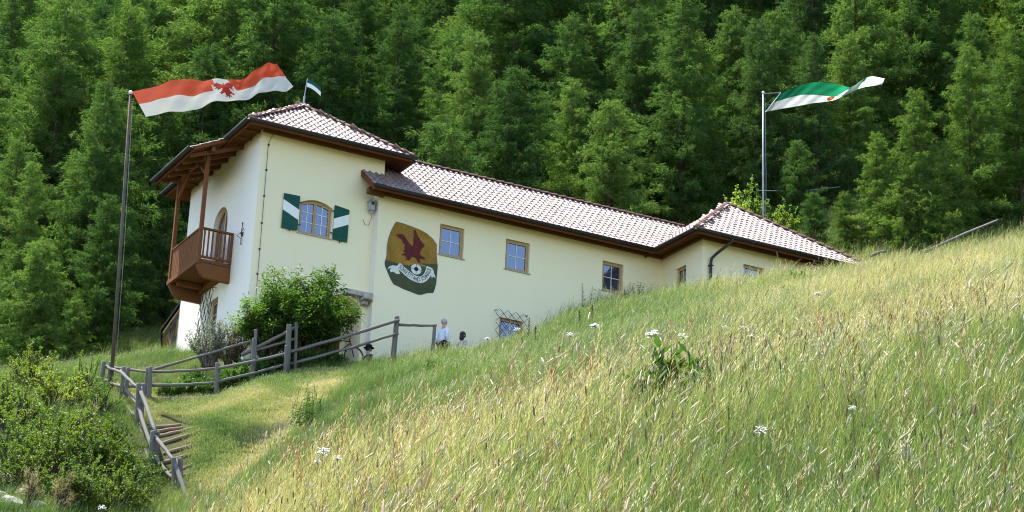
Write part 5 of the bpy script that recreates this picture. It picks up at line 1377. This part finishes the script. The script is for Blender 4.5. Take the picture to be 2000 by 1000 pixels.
for (x, y, d_, s_, k, lb) in ((605, 800, 26, .42, 0, 'dark clump of upright nettles on the green bank left of the meadow'), (1330, 745, 26, .8, 1, 'dark broad-leaved clump in the middle of the golden meadow'), (850, 705, 48, .8, 1, 'broad-leaved clump on the bank below the man in white'), (1240, 590, 60, 1.2, 0, 'leafy weeds at the crest below the third wing window'),
                              (1150, 600, 59, 1.3, 0, 'tall leafy weeds at the crest left of the third wing window'), (1400, 575, 62, 1.2, 0, 'leafy weeds at the crest below the downpipe'), (1560, 560, 60, 1.3, 1, 'leafy clump near the crest below the end block'), (1540, 590, 52, 1.1, 1, 'dark leafy clump in the green upper meadow')):
    Pc = on_canopy(x, y, .38 if d_ < 50 else .15); s_ = (((2.1, 1.5)[k == 0]) if d_ < 30 else .8) * s_ * np.linalg.norm(Pc - CAM) / d_; plant('weed_clump', (NE, DK)[k], (Pc[0], Pc[1], gz(Pc[0], Pc[1])), lb, 'weeds', float(s_))
def spike(x, y, dep, h, label):
    e = empty('flower_spike', ploc(x, y, dep)); tag(e, label, 'plant')
    mb = MB(); mb.tube([(0, 0, 0), (.01, 0, h * .5), (.0, .01, h)], [.012, .009, .004], 6); mb.build('stem', MAT['spike_dark'], e)
    mb = MB()
    for k in range(22):
        z = h * (.45 + .55 * k / 22); a = k * 2.4; r = .028 * (1.1 - k / 26) + .006; mb.tube([(0, 0, z), (r * math.cos(a) * 1.3, r * math.sin(a) * 1.3, z + .03), (r * math.cos(a), r * math.sin(a), z + .045)], [.008, .012, .005], 5)
    mb.build('seed_head', MAT['spike_dark'], e)
    mb = MB()
    for k in range(10):
        a = k * 2.4; z = h * .05 * k; mb.add([(0, 0, z), (.1 * math.cos(a - .3), .1 * math.sin(a - .3), z + .05), (.2 * math.cos(a), .2 * math.sin(a), z + .02), (.1 * math.cos(a + .3), .1 * math.sin(a + .3), z + .05)], [(0, 1, 2, 3)])
    mb.build('leaves', MAT['leaf_weed'], e)
for (x, y, d_, h, lb) in ((1033, 640, 60, 1.1, 'tall dark flower spike at the crest right of the lattice window'), (1046, 645, 60, .75, 'shorter dark spike just right of the tall flower spike'), (1020, 645, 60, .6, 'low dark spike left of the tall flower spike'), (1132, 610, 60, .75, 'dark spike at the crest left of the third wing window'), (1157, 600, 61, .7, 'second dark spike at the crest left of the third wing window')):
    spike(x, y, d_, h, lb)
# white umbels
def umbel_mesh(seed, R):
    rng = np.random.default_rng(seed); mb = MB(); st_ = MB()
    for k in range(26):
        a = k * 2.4; r = R * math.sqrt((k + .5) / 26); z = -.25 * r * r / R + .012 * rng.normal()
        c = (r * math.cos(a), r * math.sin(a), z); st_.tube([(0, 0, -R * .75), c], .0022, 3, cap=False)
        for j in range(9):
            q = rnd_unit(1, rng)[0] * R * .13; q[2] *= .35; p = np.array(c) + q; s = R * .10
            mb.add([p + (-s, 0, 0), p + (0, -s, .3 * s), p + (s, 0, 0), p + (0, s, .3 * s), p + (0, 0, s * .5)], [(0, 1, 4), (1, 2, 4), (2, 3, 4), (3, 0, 4)])
    return mb.mesh('umbel', MAT['petal_white']), st_.mesh('rays', MAT['stem_green'])
UM = [umbel_mesh(k, .06) for k in (1, 2, 3)]
fl_l = [(1278, 650, 28, 1.9, 'largest white umbel, in the green grass below the third wing window'), (630, 880, 14.5, .85, 'white umbel at the left tip of the golden meadow'), (660, 893, 14, .5, 'small white umbel just right of the one at the left tip of the meadow'), (1162, 634, 38, 1.5, 'white umbel below the crest left of the third wing window'), (1113, 652, 38, 1.2, 'white umbel lower left of the one below the crest'),
        (942, 652, 57, 1.7, 'white umbel at the crest beside the sitting person'), (952, 660, 56, 1.2, 'smaller white umbel just right of the one beside the sitting person'), (1010, 642, 56, 1.6, 'white umbel at the crest under the lattice window'), (1093, 696, 27, .8, 'single small white umbel in the green bank left of the largest one'), (1416, 638, 34, .8, 'tiny white umbel in the upper meadow below the downpipe'), (1452, 640, 34, 1.1, 'white umbel in the upper meadow, right of the tiny one'), (1468, 655, 32, 1.0, 'flat white umbel in the upper meadow below the end block window'),
        (1598, 572, 52, 1.5, 'white umbel near the crest below the right end of the roof'), (1486, 838, 14.5, .75, 'white umbel low in the meadow right of the middle'), (1335, 655, 26, .9, 'pale umbel right of the largest white one'), (620, 900, 14, .4, 'tiny umbel below the one at the left tip of the meadow'), (1665, 795, 15, .45, 'small white flower in the right half of the meadow'), (200, 990, 47, 1.6, 'white umbel at the bottom edge among the lower left shrubs')]
for i, (x, y, d_, s_, lb) in enumerate(fl_l):
    P = on_canopy(x, y, .56 if d_ < 50 else .55) if x > 400 else at(x, y, d_); g = gz(P[0], P[1]); s_ = s_ if x < 400 else max(.35, {0: 1, 1: 1}[0] * s_ * (np.linalg.norm(P - CAM) / d_)); e = empty('white_umbel', (P[0], P[1], P[2])); tag(e, lb, 'flower', 'white umbels in the meadow')
    u, ry = UM[i % 3]; tl_ = random.uniform(.45, .8)
    for nm, me in (('umbel', u), ('rays', ry)): o = link(nm, me, e); o.scale = (s_, s_, s_); o.rotation_euler = Matrix.Rotation(tl_, 3, Vector(R0.tolist())).to_euler()
    mb = MB(); mb.tube([(0, 0, -.045 * s_), (.02, .01, -(P[2] - g) * .5), (.03, 0, -(P[2] - g) - .05)], [.0035, .0045, .005], 5); mb.build('stem', MAT['stem_green'], e)
# stones at the lower left corner
def stone(x, y, dep, r, label):
    rng = random.Random(int(x * 7 + y)); bmx = bmesh.new(); bmesh.ops.create_icosphere(bmx, subdivisions=2, radius=1)
    for v in bmx.verts: v.co *= 1 + rng.uniform(-.22, .22); v.co.x *= r; v.co.y *= r * .8; v.co.z *= r * .6
    me = bpy.data.meshes.new('stone'); bmx.to_mesh(me); bmx.free(); me.materials.append(MAT['stone']); o = link('stone', me); o.location = on_canopy(x, y, .08, 38., 70.).tolist(); tag(o, label, 'stone', 'stones in the lower left corner')
for (x, y, r, lb) in ((12, 940, .28, 'grey stone at the left edge below the dark shrub'), (45, 965, .2, 'grey stone right of the left edge near the bottom'), (20, 985, .33, 'largest grey stone in the lower left corner'), (75, 988, .22, 'grey stone at the bottom edge near the left corner'), (5, 968, .18, 'small grey stone between the others at the left edge')): stone(x, y, 48.5, r, lb)

# ------------------------------------------------------------------ meadow grass
def grass_mat(name, ramp_, trans=.42, spec=.25):
    t = NT(name); at_ = t.n('ShaderNodeAttribute'); at_.attribute_type = 'INSTANCER'; at_.attribute_name = 'tint'
    rnd = t.n('ShaderNodeObjectInfo').outputs['Random']
    f = t.math('ADD', at_.outputs['Fac'], t.math('MULTIPLY', t.math('SUBTRACT', rnd, .5), .30))
    c = t.ramp(f, ramp_)
    d = t.bsdf(c, .5, spec); tr = t.n('ShaderNodeBsdfTranslucent'); t.l(t.mix(1.0, c, (1.15, 1.2, .7), 'MULTIPLY'), tr.inputs[0])
    mx = t.n('ShaderNodeMixShader'); mx.inputs[0].default_value = trans; t.l(d, mx.inputs[1]); t.l(tr.outputs[0], mx.inputs[2]); return t.done(mx.outputs[0])
grass_mat('grass_blade', [(0, (.115, .20, .046)), (.35, (.24, .31, .090)), (.65, (.43, .42, .165)), (1, (.62, .53, .29))])
grass_mat('grass_stem', [(0, (.17, .22, .06)), (.4, (.32, .31, .11)), (.7, (.48, .40, .18)), (1, (.60, .48, .25))])
grass_mat('grass_head', [(0, (.34, .36, .20)), (.4, (.48, .43, .26)), (.7, (.56, .45, .27)), (1, (.60, .48, .30))], .3)
grass_mat('grass_head_dark', [(0, (.13, .12, .055)), (.5, (.20, .14, .07)), (1, (.27, .17, .09))], .2)
GCOL = bpy.data.collections.new('grass_tufts')
WIND = R0 * 1.0
def blades(rng, n, h0, h1, w, spread, curve, windk, seg=4):
    """n curved blades as quad strips"""
    V, Q = [], []
    for i in range(n):
        h = rng.uniform(h0, h1); az = rng.uniform(0, 6.283); d = np.array((math.cos(az), math.sin(az), 0)) * rng.uniform(.1, 1) * curve + WIND * windk * rng.uniform(.4, 1.3)
        b = np.array((rng.normal(0, spread), rng.normal(0, spread), -.03)); sd = np.array((-d[1], d[0], 0)); nd = np.linalg.norm(sd); sd = sd / nd if nd > 1e-6 else np.array((1., 0, 0))
        a2 = rng.uniform(0, 6.283); sd = sd * .6 + np.array((math.cos(a2), math.sin(a2), 0)) * .6; sd /= np.linalg.norm(sd)
        base = len(V); ww = w * rng.uniform(.7, 1.3)
        for k in range(seg + 1):
            t = k / seg; p = b + K * h * (t - .18 * t * t * (curve + windk)) + d * h * t * t; wd_ = ww * (1 - t ** 2.2) + .0006
            V += [p - sd * wd_ / 2, p + sd * wd_ / 2]
        for k in range(seg): Q.append((base + 2 * k, base + 2 * k + 1, base + 2 * k + 3, base + 2 * k + 2))
    return V, Q
def head_stem(rng, h, kind, windk):
    """flowering stem: thin stalk with a timothy-like cylinder or a loose panicle"""
    az = rng.uniform(0, 6.283); d = np.array((math.cos(az), math.sin(az), 0)) * rng.uniform(.05, .3) + WIND * windk * rng.uniform(.1, 1.4)
    b = np.array((rng.normal(0, .04), rng.normal(0, .04), -.03)); mb = MB()
    f = lambda t: b + K * h * (t - .16 * t * t) + d * h * t ** 2.4
    mb.tube([f(t) for t in (0, .3, .6, .85)], [.0016, .0014, .0012, .0010], 3, cap=False); ns = len(mb.f)
    if kind == 0:
        L = rng.uniform(.06, .12); ts = [.85, .85 + L * .12, .85 + L * .5, .85 + L * .85, .85 + L]; r = rng.uniform(.0030, .0050); mb.tube([f(t) for t in ts], [.0012, r, r * 1.05, r * .8, .001], 6)
    else:
        for k in range(14):
            t = .74 + .26 * k / 14; p = f(t); a = k * 2.4; q = np.array((math.cos(a), math.sin(a), .5)) * (.035 * (1.1 - k / 14)) + WIND * .015 + K * .02; sd = np.cross(q, K); sd = sd / (np.linalg.norm(sd) + 1e-9) * .0022
            mb.add([p, p + q * .5 + sd, p + q, p + q * .5 - sd], [(0, 1, 2, 3)])
    return mb.v, mb.f, ns
def make_tuft(name, seed, nbl, h0, h1, w, spread, curve, windk, heads=0, hh=(.5, .75), hk=0, headmat='grass_head', seg=4):
    rng = np.random.default_rng(seed); mb = MB()
    V, Q = blades(rng, nbl, h0, h1, w, spread, curve, windk, seg); mb.add(V, Q, 0)
    for i in range(heads):
        v, f, ns = head_stem(rng, rng.uniform(*hh), hk, windk); o = np.array((rng.normal(0, spread), rng.normal(0, spread), 0)); b = len(mb.v)
        mb.v += [tuple(np.array(q) + o) for q in v]; mb.f += [tuple(b + i_ for i_ in fc) for fc in f]; mb.m += [1] * ns + [2] * (len(f) - ns)
    me = bpy.data.meshes.new(name); me.from_pydata(mb.v, [], mb.f)
    for q in ('grass_blade', 'grass_stem', headmat): me.materials.append(MAT[q])
    me.polygons.foreach_set('material_index', mb.m); me.update()
    o = bpy.data.objects.new(name, me); GCOL.objects.link(o)
# order by name: index used by the scatter
make_tuft('a0_blade_tuft', 1, 15, .24, .52, .0052, .035, .28, .20)
make_tuft('a1_blade_tuft', 2, 12, .18, .42, .0055, .04, .5, .20)
make_tuft('a2_blade_tuft', 3, 14, .28, .60, .0042, .03, .16, .24)
make_tuft('b0_timothy_tuft', 4, 8, .2, .45, .0045, .04, .3, .2, 2, (.60, .85), 0)
make_tuft('b1_timothy_tuft', 5, 7, .2, .4, .0045, .04, .3, .42, 2, (.62, .9), 0)
make_tuft('b2_timothy_tuft', 6, 6, .2, .4, .0045, .05, .3, .12, 2, (.55, .8), 0, 'grass_head_dark')
make_tuft('b3_panicle_tuft', 7, 9, .25, .5, .004, .05, .25, .3, 2, (.55, .8), 1)
make_tuft('c0_far_patch', 8, 60, .2, .52, .0065, .17, .28, .3, 3, (.45, .7), 1, seg=3)
make_tuft('c1_far_patch', 9, 64, .18, .46, .0070, .17, .35, .25, 3, (.45, .65), 0, seg=3)
make_tuft('d0_lawn_patch', 10, 70, .04, .11, .011, .16, .5, .15, 0, seg=2)
make_tuft('d1_lawn_patch', 11, 60, .03, .09, .010, .17, .7, .1, 0, seg=2)
make_tuft('e0_herb_tuft', 12, 12, .12, .3, .016, .05, .7, .1)
grass_mat('sorrel', [(0, (.16, .07, .04)), (1, (.30, .13, .07))], .25)
make_tuft('f0_sorrel', 13, 5, .15, .3, .012, .04, .6, .1, 2, (.6, .9), 1, 'sorrel')
make_tuft('f1_tall_stem', 14, 6, .3, .62, .004, .04, .15, .3, 2, (.75, 1.05), 0)
def vnoise(x, y, sc, seed):
    """smooth value noise"""
    rng = np.random.default_rng(seed); G = rng.random((64, 64)); u, v = x / sc + 7.3, y / sc + 3.1
    i, j = np.floor(u).astype(int), np.floor(v).astype(int); f, g = u - i, v - j; f = f * f * (3 - 2 * f); g = g * g * (3 - 2 * g)
    a, b, c, d = G[i % 64, j % 64], G[(i + 1) % 64, j % 64], G[i % 64, (j + 1) % 64], G[(i + 1) % 64, (j + 1) % 64]
    return (a * (1 - f) + b * f) * (1 - g) + (c * (1 - f) + d * f) * g
N1, N2 = 74000, 52000
s1 = np.exp(RNG.uniform(math.log(6.5), math.log(34), N1)); r1 = RNG.uniform(-1, 1, N1) * (.27 * s1 + 4.2)
s2 = RNG.uniform(22 ** 1.4, 88 ** 1.4, N2) ** (1 / 1.4); r2 = RNG.uniform(-1, 1, N2) * (.275 * s2 + 5.0)
N3 = 16000
s3 = RNG.uniform(50, 64, N3); r3 = RNG.uniform(-13.5, -3.5, N3)
rA, sA = np.concatenate([r1, r2, r3]), np.concatenate([s1, s2, s3]); grp = np.concatenate([np.zeros(N1), np.ones(N2), np.full(N3, 2)]).astype(int)
XA, YA = xy_of(rA, sA); ZA = ground(XA, YA)
qx, qy, qz = proj(np.stack([XA, YA, ZA], -1))
# mown ground: the lawn between the steps, the level fence and the bank
lawn = (sA > 49) & (rA < -4.6) & (rA > -8.4 - .537 * (sA - 54.1)) & (sA < 60.5 + .12 * (-rA - 6))
in_house = ((XA > -.1) & (XA < TW + .1) & (YA > -.05) & (YA < LD + .2)) | ((XA > U1 - .1) & (XA < U2 + .1) & (YA > VF - .1) & (YA < 5)) | ((XA > U2 - .1) & (XA < AU3) & (YA > AV - .1) & (YA < 5))
terrace = (XA > -1) & (XA < 10.5) & (YA > -3.6) & (YA < 0)
steps_ = (qx > 296) & (qx < 376) & (qy > 812) & (qy < 930) & (sA > 50)
n_a, n_b, n_c = vnoise(XA, YA, 2.6, 1), vnoise(XA, YA, .8, 2), vnoise(XA, YA, 7, 3)
# dry, golden grass on the open near slope and to the right; greener on the bank and by the house
q_ = rA / sA                                              # sideways position on the slope
gold = .46 * np.exp(-((sA - 13) / 7) ** 2) * np.clip(1.1 - q_ * 2.6, .35, 1.2) + .34 * np.clip((q_ - .07) / .10, 0, 1) * np.exp(-((sA - 34) / 20) ** 2)
tint = np.clip(.17 + gold + .62 * (n_a - .5) + .45 * (n_b - .5) + .30 * (n_c - .5) + .20 * RNG.normal(0, 1, len(rA)), 0, 1)
band = (sA > 21) & (q_ < .10) & (q_ > -.11)               # lusher, weedy band below the house
tint = np.where(band, tint * .55, tint)
tint = np.where(lawn, np.clip(.58 + .9 * (n_a - .5) + .7 * (n_b - .5), 0, 1), tint)
idx = np.zeros(len(rA), int); u = RNG.random(len(rA))
near = grp == 0
pick = np.where(u < .30, 0, np.where(u < .42, 1, np.where(u < .74, 2, np.where(u < .77, 3, np.where(u < .805, 4, np.where(u < .84, 5, np.where(u < .93, 6, np.where(u < .955, 11, np.where(u < .98, 12, 13)))))))))
idx = np.where(near, pick, np.where(u < .5, 7, 8)); idx = np.where(band & ((u * 37) % 1 < .16), 11, idx); idx = np.where(lawn | terrace, np.where(u < .5, 9, 10), idx)
keep = ~in_house & ~steps_ & ~((grp == 2) & ~lawn) & ~(lawn & (grp == 0)) & ~((sA > 66) & (XA < -1) & (RNG.random(len(rA)) < .3))
hs = np.where(sA < 26, 1.0, 1.0) * RNG.uniform(.75, 1.2, len(rA))
bank = (rA < -.055 * sA) & (sA > 18) & ~lawn            # shorter, greener bank on the left
tint = np.where(bank, tint * .5, tint); hs = np.where(bank, hs * .75, hs)
hs = hs * np.where(lawn | terrace, 1, .72 + .55 * n_b)
hs = np.where((sA > 55) & (rA > 1) & ~lawn & ~terrace, hs * 1.2, hs)
XA, YA, ZA, idx, tint, hs = XA[keep], YA[keep], ZA[keep], idx[keep], tint[keep], hs[keep]
me = bpy.data.meshes.new('meadow_grass'); me.vertices.add(len(XA)); me.vertices.foreach_set('co', np.stack([XA, YA, ZA], -1).astype(np.float32).ravel())
for nm, ty, val in (('tint', 'FLOAT', tint), ('pick', 'INT', idx), ('size', 'FLOAT', hs), ('spin', 'FLOAT', RNG.normal(0, .9, len(XA)))):
    a = me.attributes.new(nm, ty, 'POINT'); a.data.foreach_set('value', np.asarray(val, np.float32 if ty == 'FLOAT' else np.int32))
mg = link('meadow_grass', me); tag(mg, 'tall wind-blown meadow grass with seed heads, golden in front and greener by the house', 'grass', kind='stuff')
ng = bpy.data.node_groups.new('scatter', 'GeometryNodeTree'); ng.interface.new_socket('Geometry', in_out='INPUT', socket_type='NodeSocketGeometry'); ng.interface.new_socket('Geometry', in_out='OUTPUT', socket_type='NodeSocketGeometry')
gi, go = ng.nodes.new('NodeGroupInput'), ng.nodes.new('NodeGroupOutput')
ci = ng.nodes.new('GeometryNodeCollectionInfo'); ci.inputs['Collection'].default_value = GCOL; ci.inputs['Separate Children'].default_value = True; ci.inputs['Reset Children'].default_value = True
ip = ng.nodes.new('GeometryNodeInstanceOnPoints'); ip.inputs['Pick Instance'].default_value = True
def nattr(nm, ty):
    n = ng.nodes.new('GeometryNodeInputNamedAttribute'); n.data_type = ty; n.inputs['Name'].default_value = nm; return n.outputs['Attribute']
cr = ng.nodes.new('FunctionNodeEulerToRotation') if hasattr(bpy.types, 'FunctionNodeEulerToRotation') else None
cx_ = ng.nodes.new('ShaderNodeCombineXYZ'); ng.links.new(nattr('spin', 'FLOAT'), cx_.inputs[2])
ng.links.new(gi.outputs[0], ip.inputs['Points']); ng.links.new(ci.outputs[0], ip.inputs['Instance']); ng.links.new(nattr('pick', 'INT'), ip.inputs['Instance Index'])
ng.links.new(cx_.outputs[0], cr.inputs[0]); ng.links.new(cr.outputs[0], ip.inputs['Rotation']); ng.links.new(nattr('size', 'FLOAT'), ip.inputs['Scale']); ng.links.new(ip.outputs[0], go.inputs[0])
md = mg.modifiers.new('scatter', 'NODES'); md.node_group = ng
